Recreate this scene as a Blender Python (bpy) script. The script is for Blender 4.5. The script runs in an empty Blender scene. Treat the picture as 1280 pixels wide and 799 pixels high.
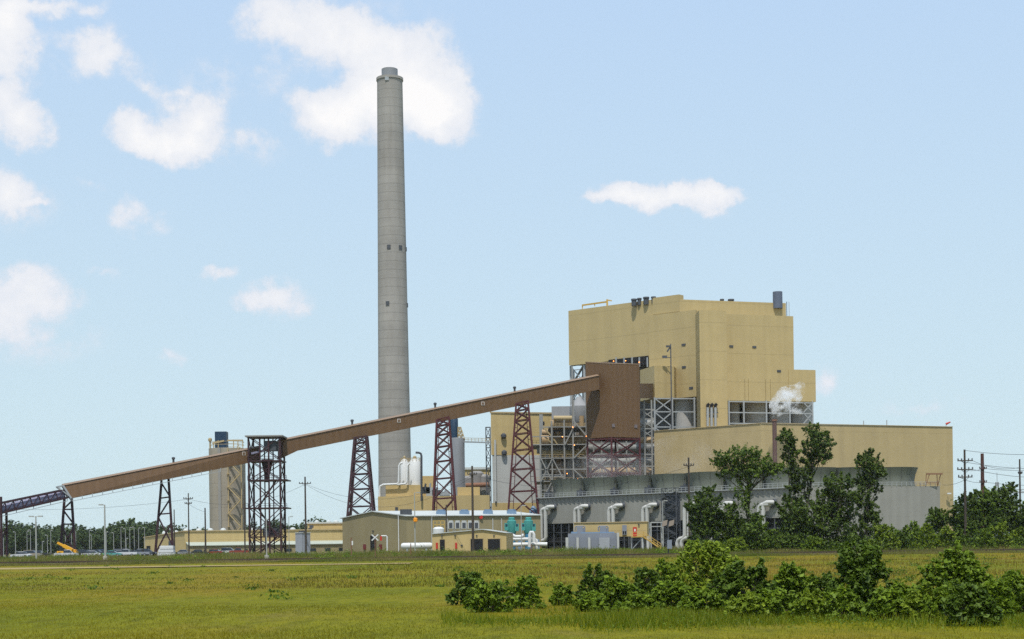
import bpy, math, random
import numpy as np
from mathutils import Vector, Matrix

# ------------------------------------------------------------------ camera, sky, sun, exposure
S = bpy.context.scene
COL = S.collection
F, H0, HOR, ROLL = 1900.0, 3.0, 682.0, math.radians(0.75)   # focal in photo px, eye height, horizon row at centre, roll
CR, SR = math.cos(ROLL), math.sin(ROLL)
V0 = 399.5 - HOR

cd = bpy.data.cameras.new('camera'); cam = bpy.data.objects.new('camera', cd); COL.objects.link(cam)
cd.sensor_width = 36.0; cd.lens = 36.0 * F / 1280.0
cd.shift_x = V0 * SR / 1280.0 
cd.shift_y = -V0 * CR / 1280.0
cd.clip_start = 0.5; cd.clip_end = 20000
cam.matrix_world = Matrix.Translation((0, 0, H0)) @ Matrix.Rotation(math.radians(90), 4, 'X') @ Matrix.Rotation(-ROLL, 4, 'Z')
S.camera = cam

SUN_EL, SUN_AZ = math.radians(64), math.radians(186)         # azimuth clockwise from +Y: behind the camera
sd = bpy.data.lights.new('sun', 'SUN'); so = bpy.data.objects.new('sun', sd); COL.objects.link(so)
sd.energy = 4.2; sd.angle = math.radians(0.5); sd.color = (1.0, 0.965, 0.90)
tosun = Vector((math.sin(SUN_AZ) * math.cos(SUN_EL), math.cos(SUN_AZ) * math.cos(SUN_EL), math.sin(SUN_EL)))
so.rotation_euler = tosun.to_track_quat('Z', 'Y').to_euler()

S.view_settings.view_transform = 'Standard'; S.view_settings.look = 'None'
S.view_settings.exposure = 0.0; S.view_settings.gamma = 1.0
S.render.engine = 'CYCLES'
S.cycles.max_bounces = 6; S.cycles.diffuse_bounces = 3; S.cycles.glossy_bounces = 2
S.cycles.transmission_bounces = 4; S.cycles.transparent_max_bounces = 8; S.cycles.volume_bounces = 3
S.cycles.use_denoising = False
S.cycles.sample_clamp_indirect = 6
try: S.cycles.volume_step_rate = 1.0
except Exception: pass


def ray(px, py):
    u, v = px - 640.0, 399.5 - py
    return (u * CR + v * SR) / F, (-u * SR + v * CR - V0) / F


def P(px, py, d):
    a, b = ray(px, py); return Vector((a * d, d, H0 + b * d))


def xy(px, d, py=688.0):
    return Vector((ray(px, py)[0] * d, d))


def zz(px, py, d):
    return H0 + ray(px, py)[1] * d


# ---- world: physical sky plus cumulus by direction
W = bpy.data.worlds.new('World'); S.world = W; W.use_nodes = True
nt = W.node_tree; nt.nodes.clear()
N = nt.nodes.new; L = nt.links.new
wo = N('ShaderNodeOutputWorld'); bg = N('ShaderNodeBackground'); L(bg.outputs[0], wo.inputs[0])
bg.inputs[1].default_value = 0.1
sky = N('ShaderNodeTexSky'); sky.sky_type = 'NISHITA'; sky.sun_disc = False
sky.sun_elevation = SUN_EL; sky.sun_rotation = SUN_AZ
sky.air_density = 1.0; sky.dust_density = 0.8; sky.ozone_density = 2.0; sky.altitude = 50
tc = N('ShaderNodeTexCoord')


def math_node(op, a, b=None, c=None, clamp=False):
    m = N('ShaderNodeMath'); m.operation = op; m.use_clamp = clamp
    for i, v in enumerate((a, b, c)):
        if v is None: continue
        if isinstance(v, (int, float)): m.inputs[i].default_value = v
        else: L(v, m.inputs[i])
    return m.outputs[0]


def vmath(op, a, b):
    m = N('ShaderNodeVectorMath'); m.operation = op; L(a, m.inputs[0])
    if isinstance(b, (tuple, Vector)): m.inputs[1].default_value = b
    elif b is not None: L(b, m.inputs[1])
    return m


# warp the direction a little so cloud outlines billow
wn = N('ShaderNodeTexNoise'); wn.inputs['Scale'].default_value = 26; wn.inputs['Detail'].default_value = 5
wn.inputs['Roughness'].default_value = 0.62
L(tc.outputs['Generated'], wn.inputs['Vector'])
wsub = vmath('SUBTRACT', wn.outputs['Color'], (0.5, 0.5, 0.5))
wsc = vmath('MULTIPLY', wsub.outputs[0], (0.035, 0.035, 0.035))
wdir = vmath('ADD', tc.outputs['Generated'], wsc.outputs[0])
BLOBS = [  # photo px centre, radii, amount
    (345, 25, 85, 36, .85), (430, 52, 75, 46, 1.0), (515, 95, 85, 65, 1.25), (560, 140, 52, 48, 1.2), (405, 148, 58, 40, 1.2), (480, 140, 90, 46, 1.2),
    (175, 165, 45, 34, 1.2), (240, 148, 52, 44, 1.25), (215, 188, 58, 26, 1.1), (315, 172, 45, 20, .5),
    (0, 70, 50, 70, .9), (22, 152, 50, 42, 1.2), (60, 6, 80, 16, .9), (5, 25, 45, 40, .95), (135, 78, 70, 26, .5), (185, 104, 36, 13, .5), (95, 45, 50, 16, .45),
    (45, 362, 66, 34, .9), (10, 392, 60, 40, .7), (347, 374, 56, 27, 1.0), (270, 344, 34, 11, .45),
    (175, 268, 42, 32, .68), (12, 240, 30, 36, .75), (45, 255, 16, 8, .55), (105, 225, 20, 14, .45),
    (800, 246, 64, 24, 1.0), (868, 243, 56, 22, .95), (915, 236, 34, 14, .6), (760, 256, 40, 12, .5),
    (1030, 470, 34, 22, .5), (1150, 505, 60, 22, .42), (130, 345, 28, 16, .48), (212, 440, 26, 12, .42), (110, 60, 90, 40, .3), (290, 95, 80, 40, .35), (450, 60, 170, 95, .3), (30, 260, 80, 50, .3), (60, 420, 90, 50, .35), (300, 190, 90, 26, .4), (840, 250, 110, 30, .35),
]
dens = None
for px, py, rx, ry, am in BLOBS:
    a, b = ray(px, py); c = Vector((a, 1, b)).normalized()
    s = vmath('SUBTRACT', wdir.outputs[0], tuple(c))
    s2 = vmath('MULTIPLY', s.outputs[0], (F / rx, 1.0, F / ry))
    ln = N('ShaderNodeVectorMath'); ln.operation = 'LENGTH'; L(s2.outputs[0], ln.inputs[0])
    v = math_node('MULTIPLY', math_node('SUBTRACT', 1.0, ln.outputs['Value'], clamp=True), am)
    dens = v if dens is None else math_node('ADD', dens, v)
cn = N('ShaderNodeTexNoise'); cn.inputs['Scale'].default_value = 38; cn.inputs['Detail'].default_value = 9; cn.inputs['Roughness'].default_value = 0.66
L(tc.outputs['Generated'], cn.inputs['Vector'])
amp = math_node('MULTIPLY', math_node('MULTIPLY', dens, 4.0, clamp=True), 1.9)
dn = math_node('ADD', dens, math_node('MULTIPLY', math_node('SUBTRACT', cn.outputs['Fac'], 0.52), amp))
mr = N('ShaderNodeMapRange'); mr.interpolation_type = 'SMOOTHSTEP'
L(dn, mr.inputs[0]); mr.inputs[1].default_value = 0.04; mr.inputs[2].default_value = 0.66
# shading inside the cloud: thick = white, thin = greyer
cr = N('ShaderNodeMapRange'); L(dn, cr.inputs[0]); cr.inputs[1].default_value = 0.35; cr.inputs[2].default_value = 1.5
cr.inputs[3].default_value = 0.0; cr.inputs[4].default_value = 1.0
cmix = N('ShaderNodeMix'); cmix.data_type = 'RGBA'
cmix.inputs[6].default_value = (7.7, 8.1, 8.9, 1); cmix.inputs[7].default_value = (9.9, 9.8, 9.8, 1); L(cr.outputs[0], cmix.inputs[0])
# a milky summer air: the physical sky lifted toward white near the horizon
sepd = N('ShaderNodeSeparateXYZ'); L(tc.outputs['Generated'], sepd.inputs[0])
hz = N('ShaderNodeMapRange'); L(sepd.outputs[2], hz.inputs[0]); hz.inputs[1].default_value = 0.0; hz.inputs[2].default_value = 0.40
hz.inputs[3].default_value = 0.93; hz.inputs[4].default_value = 0.86
smix = N('ShaderNodeMix'); smix.data_type = 'RGBA'; L(hz.outputs[0], smix.inputs[0])
sg = N('ShaderNodeVectorMath'); sg.operation = 'SCALE'; L(sky.outputs[0], sg.inputs[0]); sg.inputs[3].default_value = 1.0
L(sg.outputs[0], smix.inputs[6])
hg = N('ShaderNodeMapRange'); L(sepd.outputs[2], hg.inputs[0]); hg.inputs[1].default_value = 0.0; hg.inputs[2].default_value = 0.38
lift = N('ShaderNodeMix'); lift.data_type = 'RGBA'; L(hg.outputs[0], lift.inputs[0]); lift.inputs[6].default_value = (6.6, 8.3, 8.7, 1); lift.inputs[7].default_value = (5.35, 7.25, 9.9, 1)
L(lift.outputs[2], smix.inputs[7])
fin = N('ShaderNodeMix'); fin.data_type = 'RGBA'; L(mr.outputs[0], fin.inputs[0]); L(smix.outputs[2], fin.inputs[6]); L(cmix.outputs[2], fin.inputs[7])
L(fin.outputs[2], bg.inputs[0])

# ------------------------------------------------------------------ materials
MATS = {}


def mat(name, rgb, rough=0.7, var=0.12, streak=0.0, seam=None, rib=None, metal=0.0, spec=0.3, scale=0.25, dirt=0.0, band=0.0):
    if name in MATS: return MATS[name]
    m = bpy.data.materials.new(name); m.use_nodes = True; MATS[name] = m
    t = m.node_tree; b = t.nodes['Principled BSDF']
    b.inputs['Roughness'].default_value = rough; b.inputs['Metallic'].default_value = metal
    b.inputs['Specular IOR Level'].default_value = spec
    g = t.nodes.new('ShaderNodeNewGeometry')

    def mth(op, a, b_=None, c=None, clamp=False):
        k = t.nodes.new('ShaderNodeMath'); k.operation = op; k.use_clamp = clamp
        for i, v in enumerate((a, b_, c)):
            if v is None: continue
            if isinstance(v, (int, float)): k.inputs[i].default_value = v
            else: t.links.new(v, k.inputs[i])
        return k.outputs[0]

    def noise(sx, sz, detail=4):
        mp = t.nodes.new('ShaderNodeMapping'); mp.inputs['Scale'].default_value = (sx, sx, sz)
        t.links.new(g.outputs['Position'], mp.inputs[0])
        n = t.nodes.new('ShaderNodeTexNoise'); n.inputs['Scale'].default_value = 1; n.inputs['Detail'].default_value = detail
        t.links.new(mp.outputs[0], n.inputs['Vector']); return n.outputs['Fac']
    f = mth('ADD', 1.0, mth('MULTIPLY', mth('SUBTRACT', noise(scale, scale), 0.5), 2 * var))
    f = mth('MULTIPLY', f, mth('ADD', 1.0, mth('MULTIPLY', mth('SUBTRACT', noise(scale * 9, scale * 9, 2), 0.5), var)))
    if streak: f = mth('MULTIPLY', f, mth('ADD', 1.0, mth('MULTIPLY', mth('SUBTRACT', noise(0.55, 0.025), 0.5), 2 * streak)))
    if band: f = mth('MULTIPLY', f, mth('ADD', 1.0, mth('MULTIPLY', mth('SUBTRACT', noise(0.004, 0.16, 3), 0.5), 2 * band)))
    sp = t.nodes.new('ShaderNodeSeparateXYZ'); t.links.new(g.outputs['Position'], sp.inputs[0])
    if seam:
        fr = mth('FRACT', mth('DIVIDE', sp.outputs[2], seam[0]))
        f = mth('MULTIPLY', f, mth('SUBTRACT', 1.0, mth('MULTIPLY', mth('LESS_THAN', fr, seam[1] / seam[0]), seam[2])))
    if rib:
        q = mth('ADD', mth('MULTIPLY', sp.outputs[0], 0.83), mth('MULTIPLY', sp.outputs[1], 0.55))
        f = mth('MULTIPLY', f, mth('ADD', 1.0, mth('MULTIPLY', mth('SINE', mth('MULTIPLY', q, 6.283 / rib[0])), rib[1])))
    v = t.nodes.new('ShaderNodeVectorMath'); v.operation = 'SCALE'; v.inputs[0].default_value = rgb; t.links.new(f, v.inputs[3])
    out = v.outputs[0]
    if dirt:
        mx = t.nodes.new('ShaderNodeMix'); mx.data_type = 'RGBA'
        d = mth('MULTIPLY', mth('MULTIPLY', mth('SUBTRACT', noise(0.35, 0.05, 6), 0.48), 5.0, clamp=True), dirt)
        t.links.new(d, mx.inputs[0]); t.links.new(out, mx.inputs[6]); mx.inputs[7].default_value = (.10, .075, .05, 1); out = mx.outputs[2]
    t.links.new(out, b.inputs['Base Color'])
    return m


def emis(name, rgb, st):
    m = bpy.data.materials.new(name); m.use_nodes = True
    b = m.node_tree.nodes['Principled BSDF']; b.inputs['Base Color'].default_value = (*rgb, 1)
    b.inputs['Emission Color'].default_value = (*rgb, 1); b.inputs['Emission Strength'].default_value = st
    return m


TAN = mat('tan_siding', (.42, .325, .155), .55, .08, .07, (9.2, .28, .13), (2.4, .015), dirt=.06)
TAN2 = mat('tan_siding_yellow', (.46, .345, .155), .55, .08, .06, (6.0, .2, .12), (2.4, .02), dirt=.05)
TANSH = mat('tan_shed_siding', (.26, .215, .118), .6, .08, .06, None, (1.6, .03), dirt=.08)
HALL = mat('tan_hall_siding', (.41, .315, .158), .55, .09, .07, (11.5, .2, .10), (3.0, .015), dirt=.09)
BROWN = mat('brown_siding', (.130, .072, .033), .6, .10, .10, None, (1.8, .05))
BROWNLIT = mat('sunlit_brown_roof', (.23, .15, .09), .55, .08)  # siding brown made lighter: sun on the roof slope painted in
RACK = mat('dull_rack_steel', (.25, .25, .235), .6, .2, dirt=.3)
STEEL = mat('galvanised_steel', (.34, .355, .36), .5, .15, metal=.2)
DKSTEEL = mat('dark_steel', (.07, .075, .085), .6, .2)
MAROON = mat('maroon_steel', (.066, .013, .015), .55, .2)
DKMAROON = mat('dark_maroon_steel', (.042, .016, .020), .55, .2)
CONC = mat('concrete', (.292, .272, .245), .9, .12, .12, (3.6, .3, .22), dirt=.15, band=.24)
GREYW = mat('grey_cladding', (.255, .248, .220), .7, .08, .10, None, (2.0, .03), dirt=.10)
GREYC = mat('pale_grey_cladding', (.42, .42, .40), .6, .08, .07, (5, .15, .12))
SHROUD = mat('fan_shroud_fibreglass', (.145, .155, .125), .6, .12, .12)
BLACK = mat('black_opening', (.012, .012, .014), .9, .2)
DKGREY = mat('dark_grey_paint', (.06, .065, .075), .6, .2)
WHITE = mat('white_paint', (.60, .60, .58), .45, .05, dirt=.1)
OFFW = mat('white_roof_sheet', (.47, .49, .47), .5, .08)
PALER = mat('pale_green_roof', (.40, .43, .36), .5, .08)
BLUEC = mat('blue_steel', (.012, .035, .07), .5, .15)
LBLUE = mat('pale_blue_paint', (.16, .24, .34), .5, .1)
TEAL = mat('teal_paint', (.06, .27, .24), .45, .1)
PBLUE = mat('blue_paint', (.05, .20, .33), .45, .1)
PIPEW = mat('pipe_off_white', (.50, .49, .46), .5, .06, dirt=.15)
YEL = mat('yellow_paint', (.50, .32, .07), .5, .1)
TANR = mat('tan_rail_paint', (.38, .29, .15), .6, .12)
ORANGE = mat('orange_yellow_paint', (.72, .36, .02), .45, .08)
RED = mat('red_paint', (.45, .03, .02), .5, .1)
BLUEGREY = mat('transformer_grey', (.20, .215, .25), .55, .1)
WOOD = mat('creosote_wood', (.060, .047, .037), .9, .25, .2)
LTWOOD = mat('weathered_wood', (.16, .13, .10), .9, .25, .2)
GALV = mat('pale_pole_metal', (.34, .34, .32), .5, .1)
DUCT = mat('tan_duct', (.33, .22, .11), .6, .2, dirt=.2)
RUSTY = mat('rusty_steel', (.20, .10, .06), .8, .25)
BELT = mat('purple_grey_hood', (.22, .21, .29), .5, .15)
GLASS = mat('dark_glass', (.02, .025, .03), .12, .1, spec=.6)
TYRE = mat('tyre_rubber', (.02, .02, .02), .9, .1)
BARK = mat('bark', (.10, .08, .06), .95, .3, scale=3)
WIRE = mat('wire', (.05, .05, .055), .6, .1)
BALLAST = mat('ballast_stone', (.095, .080, .038), .95, .35, scale=2)
RAILM = mat('rusty_rail', (.06, .038, .028), .7, .2)
LAMPO = emis('sodium_lamp', (1.0, .30, .06), 6.0)
AMBER = mat('amber_lens', (.85, .30, .01), .3, .05)
PAINTS = {k: mat(k + '_car_paint', c, .3, .03, spec=.5) for k, c in dict(white=(.55, .55, .55), black=(.02, .02, .025), silver=(.25, .26, .28), red=(.25, .03, .03), green=(.08, .30, .28), blue=(.04, .07, .16), tan=(.30, .25, .18)).items()}


# ------------------------------------------------------------------ mesh builder
class MB:
    def __init__(s): s.v, s.f = [], []

    def add(s, vs, fs):
        n = len(s.v); s.v += [tuple(v) for v in vs]; s.f += [tuple(i + n for i in f) for f in fs]; return s

    def hexa(s, b, t):  # four bottom corners, four top corners, counter-clockwise
        return s.add(list(b) + list(t), [(3, 2, 1, 0), (4, 5, 6, 7), (0, 1, 5, 4), (1, 2, 6, 5), (2, 3, 7, 6), (3, 0, 4, 7)])

    def box(s, c, size, rz=0.0):
        x, y, z = (k / 2 for k in size); a, b = math.cos(rz), math.sin(rz)
        q = [(c[0] + a * i - b * j, c[1] + b * i + a * j) for i, j in ((-x, -y), (x, -y), (x, y), (-x, y))]
        return s.hexa([(i, j, c[2] - z) for i, j in q], [(i, j, c[2] + z) for i, j in q])

    def bar(s, p, q, w, h=None):
        p, q = Vector(p), Vector(q); d = q - p
        if d.length < 1e-6: return s
        d.normalize(); up = Vector((0, 0, 1)) if abs(d.z) < .95 else Vector((0, 1, 0))
        a = d.cross(up).normalized() * w / 2; b = a.cross(d).normalized() * (h or w) / 2
        return s.hexa([p - a - b, p + a - b, p + a + b, p - a + b], [q - a - b, q + a - b, q + a + b, q - a + b])

    def tube(s, path, r, n=10, cap=True):
        path = [Vector(p) for p in path]; rs = r if isinstance(r, (list, tuple)) else [r] * len(path)
        ref = None; rings = []
        for i, p in enumerate(path):
            d = (path[min(i + 1, len(path) - 1)] - path[max(i - 1, 0)]).normalized()
            if ref is None:
                ref = d.cross(Vector((0, 0, 1)) if abs(d.z) < .9 else Vector((0, 1, 0))).normalized()
            a = (ref - d * ref.dot(d)).normalized(); ref = a; b = d.cross(a)
            rings.append([p + (a * math.cos(k * 2 * math.pi / n) + b * math.sin(k * 2 * math.pi / n)) * rs[i] for k in range(n)])
        vs = [v for rg in rings for v in rg]; fs = []
        for i in range(len(path) - 1):
            for k in range(n):
                k2 = (k + 1) % n; fs.append((i * n + k, i * n + k2, (i + 1) * n + k2, (i + 1) * n + k))
        if cap: fs += [tuple(range(n - 1, -1, -1)), tuple((len(path) - 1) * n + k for k in range(n))]
        return s.add(vs, fs)

    def prism(s, poly, z0, z1):
        n = len(poly); z0 = z0 if isinstance(z0, (list, tuple)) else [z0] * n; z1 = z1 if isinstance(z1, (list, tuple)) else [z1] * n
        area = sum(poly[i][0] * poly[(i + 1) % n][1] - poly[(i + 1) % n][0] * poly[i][1] for i in range(n))
        if area < 0: poly, z0, z1 = poly[::-1], z0[::-1], z1[::-1]
        vs = [(p[0], p[1], z) for p, z in zip(poly, z0)] + [(p[0], p[1], z) for p, z in zip(poly, z1)]
        return s.add(vs, [tuple(range(n - 1, -1, -1)), tuple(range(n, 2 * n))] + [(i, (i + 1) % n, n + (i + 1) % n, n + i) for i in range(n)])

    def lathe(s, c, prof, n=24, cap=True):
        vs = [(c[0] + r * math.cos(2 * math.pi * k / n), c[1] + r * math.sin(2 * math.pi * k / n), z) for r, z in prof for k in range(n)]; fs = []
        for i in range(len(prof) - 1):
            for k in range(n):
                k2 = (k + 1) % n; fs.append((i * n + k, i * n + k2, (i + 1) * n + k2, (i + 1) * n + k))
        if cap: fs += [tuple(range(n - 1, -1, -1)), tuple((len(prof) - 1) * n + k for k in range(n))]
        return s.add(vs, fs)

    def build(s, name, m, parent=None, loc=None):
        o0 = Vector(loc) if loc is not None else (parent['_o'] if False else ORG.get(parent.name, Vector((0, 0, 0))) if parent is not None else Vector((0, 0, 0)))
        me = bpy.data.meshes.new(name)
        me.from_pydata([(v[0] - o0.x, v[1] - o0.y, v[2] - o0.z) for v in s.v], [], s.f)
        me.polygons.foreach_set('use_smooth', [True] * len(me.polygons))
        me.set_sharp_from_angle(angle=math.radians(38)); me.update()
        me.materials.append(m)
        o = bpy.data.objects.new(name, me); COL.objects.link(o)
        if parent is not None:
            o.parent = parent; ORG[o.name] = ORG.get(parent.name, Vector((0, 0, 0)))
        else:
            o.location = o0; ORG[o.name] = o0
        return o


ORG = {}


def tag(o, label=None, cat=None, group=None, kind=None):
    if label: o['label'] = label
    if cat: o['category'] = cat
    if group: o['group'] = group
    if kind: o['kind'] = kind
    return o


def thing(name, label, cat, loc, group=None):
    o = bpy.data.objects.new(name, None); COL.objects.link(o); o.empty_display_size = .5
    loc = Vector((loc[0], loc[1], loc[2] if len(loc) > 2 else PZ)); o.location = loc; ORG[o.name] = loc
    return tag(o, label, cat, group)


def copy_thing(o, loc, rz=0.0, label=None, sc=None):
    c = o.copy(); COL.objects.link(c); c.location = loc; c.rotation_euler = (0, 0, rz)
    if sc: c.scale = sc
    if label: c['label'] = label
    for ch in list(o.children):
        k = ch.copy(); COL.objects.link(k); k.parent = c
        for g in list(ch.children):
            q = g.copy(); COL.objects.link(q); q.parent = k
    return c


PZ = 1.6                                                        # level of the plant's yard behind the railway


class Plane:                                                    # a vertical wall plane through two plan points, met by lines of sight
    def __init__(s, A, B):
        s.A = Vector(A[:2]); t = Vector(B[:2]) - s.A; s.t = t.normalized()
        n = Vector((t.y, -t.x)).normalized(); s.n = n if n.dot(s.A) < 0 else -n

    def at(s, px, py, out=0.0):
        a, b = ray(px, py); A = s.A + s.n * out
        d = A.dot(s.n) / Vector((a, 1)).dot(s.n); return Vector((a * d, d, H0 + b * d))

    def slab(s, mb, px0, py0, px1, py1, t=.15, out=0.0):
        pm = (py0 + py1) / 2; a = s.at(px0, pm); b = s.at(px1, pm); mx = (px0 + px1) / 2
        z1, z0 = s.at(mx, py0).z, s.at(mx, py1).z
        if z1 < z0: z0, z1 = z1, z0
        o0, o1 = s.n * out, s.n * (out + t)
        mb.prism([a.xy + o0, b.xy + o0, b.xy + o1, a.xy + o1], z0, z1); return mb


def lattice(mb, b, t, levels, wl, wb, style='X', legs=True, horiz=True, sides=None):
    n = len(b); b = [Vector(v) for v in b]; t = [Vector(v) for v in t]
    at = lambda i, f: b[i % n].lerp(t[i % n], f)
    if legs:
        for i in range(n): mb.bar(b[i], t[i], wl)
    for i in (sides if sides is not None else range(n)):
        for k in range(len(levels) - 1):
            f0, f1 = levels[k], levels[k + 1]
            if style == 'X' or (style == 'Z' and k % 2 == 0): mb.bar(at(i, f0), at(i + 1, f1), wb)
            if style == 'X' or (style == 'Z' and k % 2 == 1): mb.bar(at(i + 1, f0), at(i, f1), wb)
            if style == 'K':
                mid = (at(i, f1) + at(i + 1, f1)) / 2; mb.bar(at(i, f0), mid, wb); mb.bar(at(i + 1, f0), mid, wb)
            if horiz: mb.bar(at(i, f1), at(i + 1, f1), wb)
    return mb


# ------------------------------------------------------------------ ground, railway, field
def prof(y):
    pts = [(0, -.1), (60, 0), (120, .1), (190, .35), (226, .6), (240, 1.0), (252, 1.05), (266, 1.45), (280, PZ), (9000, PZ)]
    for (a, za), (b, zb) in zip(pts, pts[1:]):
        if a <= y <= b: return za + (zb - za) * (y - a) / (b - a)
    return pts[0][1] if y < 0 else PZ


def railw(x): return 244.0 - 0.02 * x                           # the railway's line across the picture


ys = sorted(set(list(range(-200, 0, 40)) + list(range(0, 300, 6)) + list(range(300, 1200, 100)) + list(range(1200, 9001, 1300))))
xs = sorted(set(list(range(-6000, -400, 800)) + list(range(-400, 401, 10)) + list(range(401, 6401, 750))))
rng = random.Random(3)
gm = MB()
vs = []
for y in ys:
    for x in xs:
        z = prof(y)
        if 20 < y < 225 and abs(x) < 390: z += .07 * math.sin(x * .11 + y * .05) + .06 * math.sin(y * .19 + x * .031 + 1) + rng.uniform(-.02, .02)
        vs.append((x, y, z))
nx = len(xs)
gm.add(vs, [(j * nx + i, j * nx + i + 1, (j + 1) * nx + i + 1, (j + 1) * nx + i) for j in range(len(ys) - 1) for i in range(nx - 1)])


def ground_mat():
    m = bpy.data.materials.new('meadow_grass'); m.use_nodes = True; t = m.node_tree; b = t.nodes['Principled BSDF']
    b.inputs['Roughness'].default_value = .95; b.inputs['Specular IOR Level'].default_value = .1
    g = t.nodes.new('ShaderNodeNewGeometry')

    def noise(sc, detail=5, rough=.6):
        mp = t.nodes.new('ShaderNodeMapping'); mp.inputs['Scale'].default_value = sc; t.links.new(g.outputs['Position'], mp.inputs[0])
        n = t.nodes.new('ShaderNodeTexNoise'); n.inputs['Scale'].default_value = 1; n.inputs['Detail'].default_value = detail; n.inputs['Roughness'].default_value = rough
        t.links.new(mp.outputs[0], n.inputs['Vector']); return n.outputs['Fac']

    def ramp(f, stops):
        r = t.nodes.new('ShaderNodeValToRGB'); t.links.new(f, r.inputs[0]); e = r.color_ramp.elements
        while len(e) < len(stops): e.new(.5)
        for k, (p, c) in enumerate(stops): e[k].position = p; e[k].color = (*c, 1)
        return r.outputs[0]

    def mix(f, a, c, mode='MIX'):
        x = t.nodes.new('ShaderNodeMix'); x.data_type = 'RGBA'; x.blend_type = mode
        for k, v in ((0, f), (6, a), (7, c)):
            if isinstance(v, (int, float)): x.inputs[k].default_value = v
            elif isinstance(v, tuple): x.inputs[k].default_value = (*v, 1)
            else: t.links.new(v, x.inputs[k])
        return x.outputs[2]
    base = ramp(noise((.05, .022, 1), 6), [(.30, (.102, .116, .002)), (.5, (.138, .134, .003)), (.62, (.172, .128, .008)), (.75, (.118, .126, .003))])
    fine = ramp(noise((1.1, .35, 1), 6, .7), [(.25, (.5, .52, .5)), (.5, (1, 1, 1)), (.78, (1.4, 1.32, 1.25))])
    col = mix(1.0, base, fine, 'MULTIPLY')
    patch = ramp(noise((.16, .055, 1), 5, .65), [(.54, (0, 0, 0)), (.70, (1, 1, 1))])
    pm = t.nodes.new('ShaderNodeMath'); pm.operation = 'MULTIPLY'; t.links.new(patch, pm.inputs[0]); pm.inputs[1].default_value = .38
    col = mix(pm.outputs[0], col, (.155, .105, .035))
    sp = t.nodes.new('ShaderNodeSeparateXYZ'); t.links.new(g.outputs['Position'], sp.inputs[0])
    far = t.nodes.new('ShaderNodeMapRange'); t.links.new(sp.outputs[1], far.inputs[0]); far.inputs[1].default_value = 285; far.inputs[2].default_value = 330
    gravel = ramp(noise((.2, .2, 1), 6), [(.3, (.10, .105, .03)), (.7, (.17, .15, .07))])
    col = mix(far.outputs[0], col, gravel)
    t.links.new(col, b.inputs['Base Color'])
    bp = t.nodes.new('ShaderNodeBump'); bp.inputs['Strength'].default_value = .6; bp.inputs['Distance'].default_value = .2
    t.links.new(noise((2.0, .8, 1), 5, .7), bp.inputs['Height']); t.links.new(bp.outputs[0], b.inputs['Normal'])
    return m


tag(gm.build('ground', ground_mat()), kind='structure')

# railway bed, rails, and the bare earth strip along its near side
tb = MB(); XS = list(range(-330, 331, 15))
for a, b_ in zip(XS, XS[1:]):
    ya, yb = railw(a), railw(b_)
    q = lambda x, y, o, z: (x, y + o, z)
    tb.hexa([q(a, ya, -3.1, .4), q(b_, yb, -3.1, .4), q(b_, yb, 3.1, .4), q(a, ya, 3.1, .4)],
            [q(a, ya, -1.8, 1.14), q(b_, yb, -1.8, 1.14), q(b_, yb, 1.8, 1.14), q(a, ya, 1.8, 1.14)])
tbo = tag(tb.build('railway_bed', BALLAST), kind='structure')
rt = thing('railway_track', 'rusty railway track on a low ballast bank across the grass field', 'railway track', (0, 244, 1.0))
for s_ in (-.72, .72):
    r = MB()
    for a, b_ in zip(XS, XS[1:]): r.bar((a, railw(a) + s_, 1.32), (b_, railw(b_) + s_, 1.32), .10, .20)
    r.build('rail', RAILM, rt)
sl = MB(); x = -250.0
while x < 200:
    sl.box((x, railw(x), 1.18), (.26, 2.6, .12)); x += 0.9
tag(sl.build('sleepers', WOOD, rt), kind='stuff')
ds = MB()
for a, b_ in zip(XS, XS[1:]):
    if a > -30: continue
    w0, w1 = 8.5 + 3.0 * math.sin(a * .05), 8.5 + 3.0 * math.sin(b_ * .05)
    ds.add([(a, 222 - w0, prof(222 - w0) + .09), (b_, 222 - w1, prof(222 - w1) + .09), (b_, 222 + w1 * .35, prof(222 + w1 * .35) + .09), (a, 222 + w0 * .35, prof(222 + w0 * .35) + .09)], [(0, 1, 2, 3)])
tag(ds.build('dirt_track', mat('dry_earth', (.27, .20, .075), .95, .3, scale=.5)), kind='structure')
# asphalt car park and plant road
pk = MB()
pk.add([(-190, 330, PZ + .008), (-78, 330, PZ + .008), (-78, 470, PZ + .008), (-220, 470, PZ + .008)], [(0, 1, 2, 3)])
tag(pk.build('car_park', mat('asphalt', (.06, .06, .06), .9, .2)), kind='structure')


# ------------------------------------------------------------------ vegetation
def leaf_mat(name, dark, light, trans=.25):
    m = bpy.data.materials.new(name); m.use_nodes = True; t = m.node_tree; b = t.nodes['Principled BSDF']
    b.inputs['Roughness'].default_value = .55; b.inputs['Specular IOR Level'].default_value = .25
    at = t.nodes.new('ShaderNodeAttribute'); at.attribute_name = 'tint'
    mx = t.nodes.new('ShaderNodeMix'); mx.data_type = 'RGBA'; t.links.new(at.outputs['Fac'], mx.inputs[0])
    mx.inputs[6].default_value = (*dark, 1); mx.inputs[7].default_value = (*light, 1)
    t.links.new(mx.outputs[2], b.inputs['Base Color'])
    tr = t.nodes.new('ShaderNodeBsdfTranslucent'); t.links.new(mx.outputs[2], tr.inputs[0])
    ms = t.nodes.new('ShaderNodeMixShader'); ms.inputs[0].default_value = trans
    t.links.new(b.outputs[0], ms.inputs[1]); t.links.new(tr.outputs[0], ms.inputs[2])
    t.links.new(ms.outputs[0], t.nodes['Material Output'].inputs[0])
    return m


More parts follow.
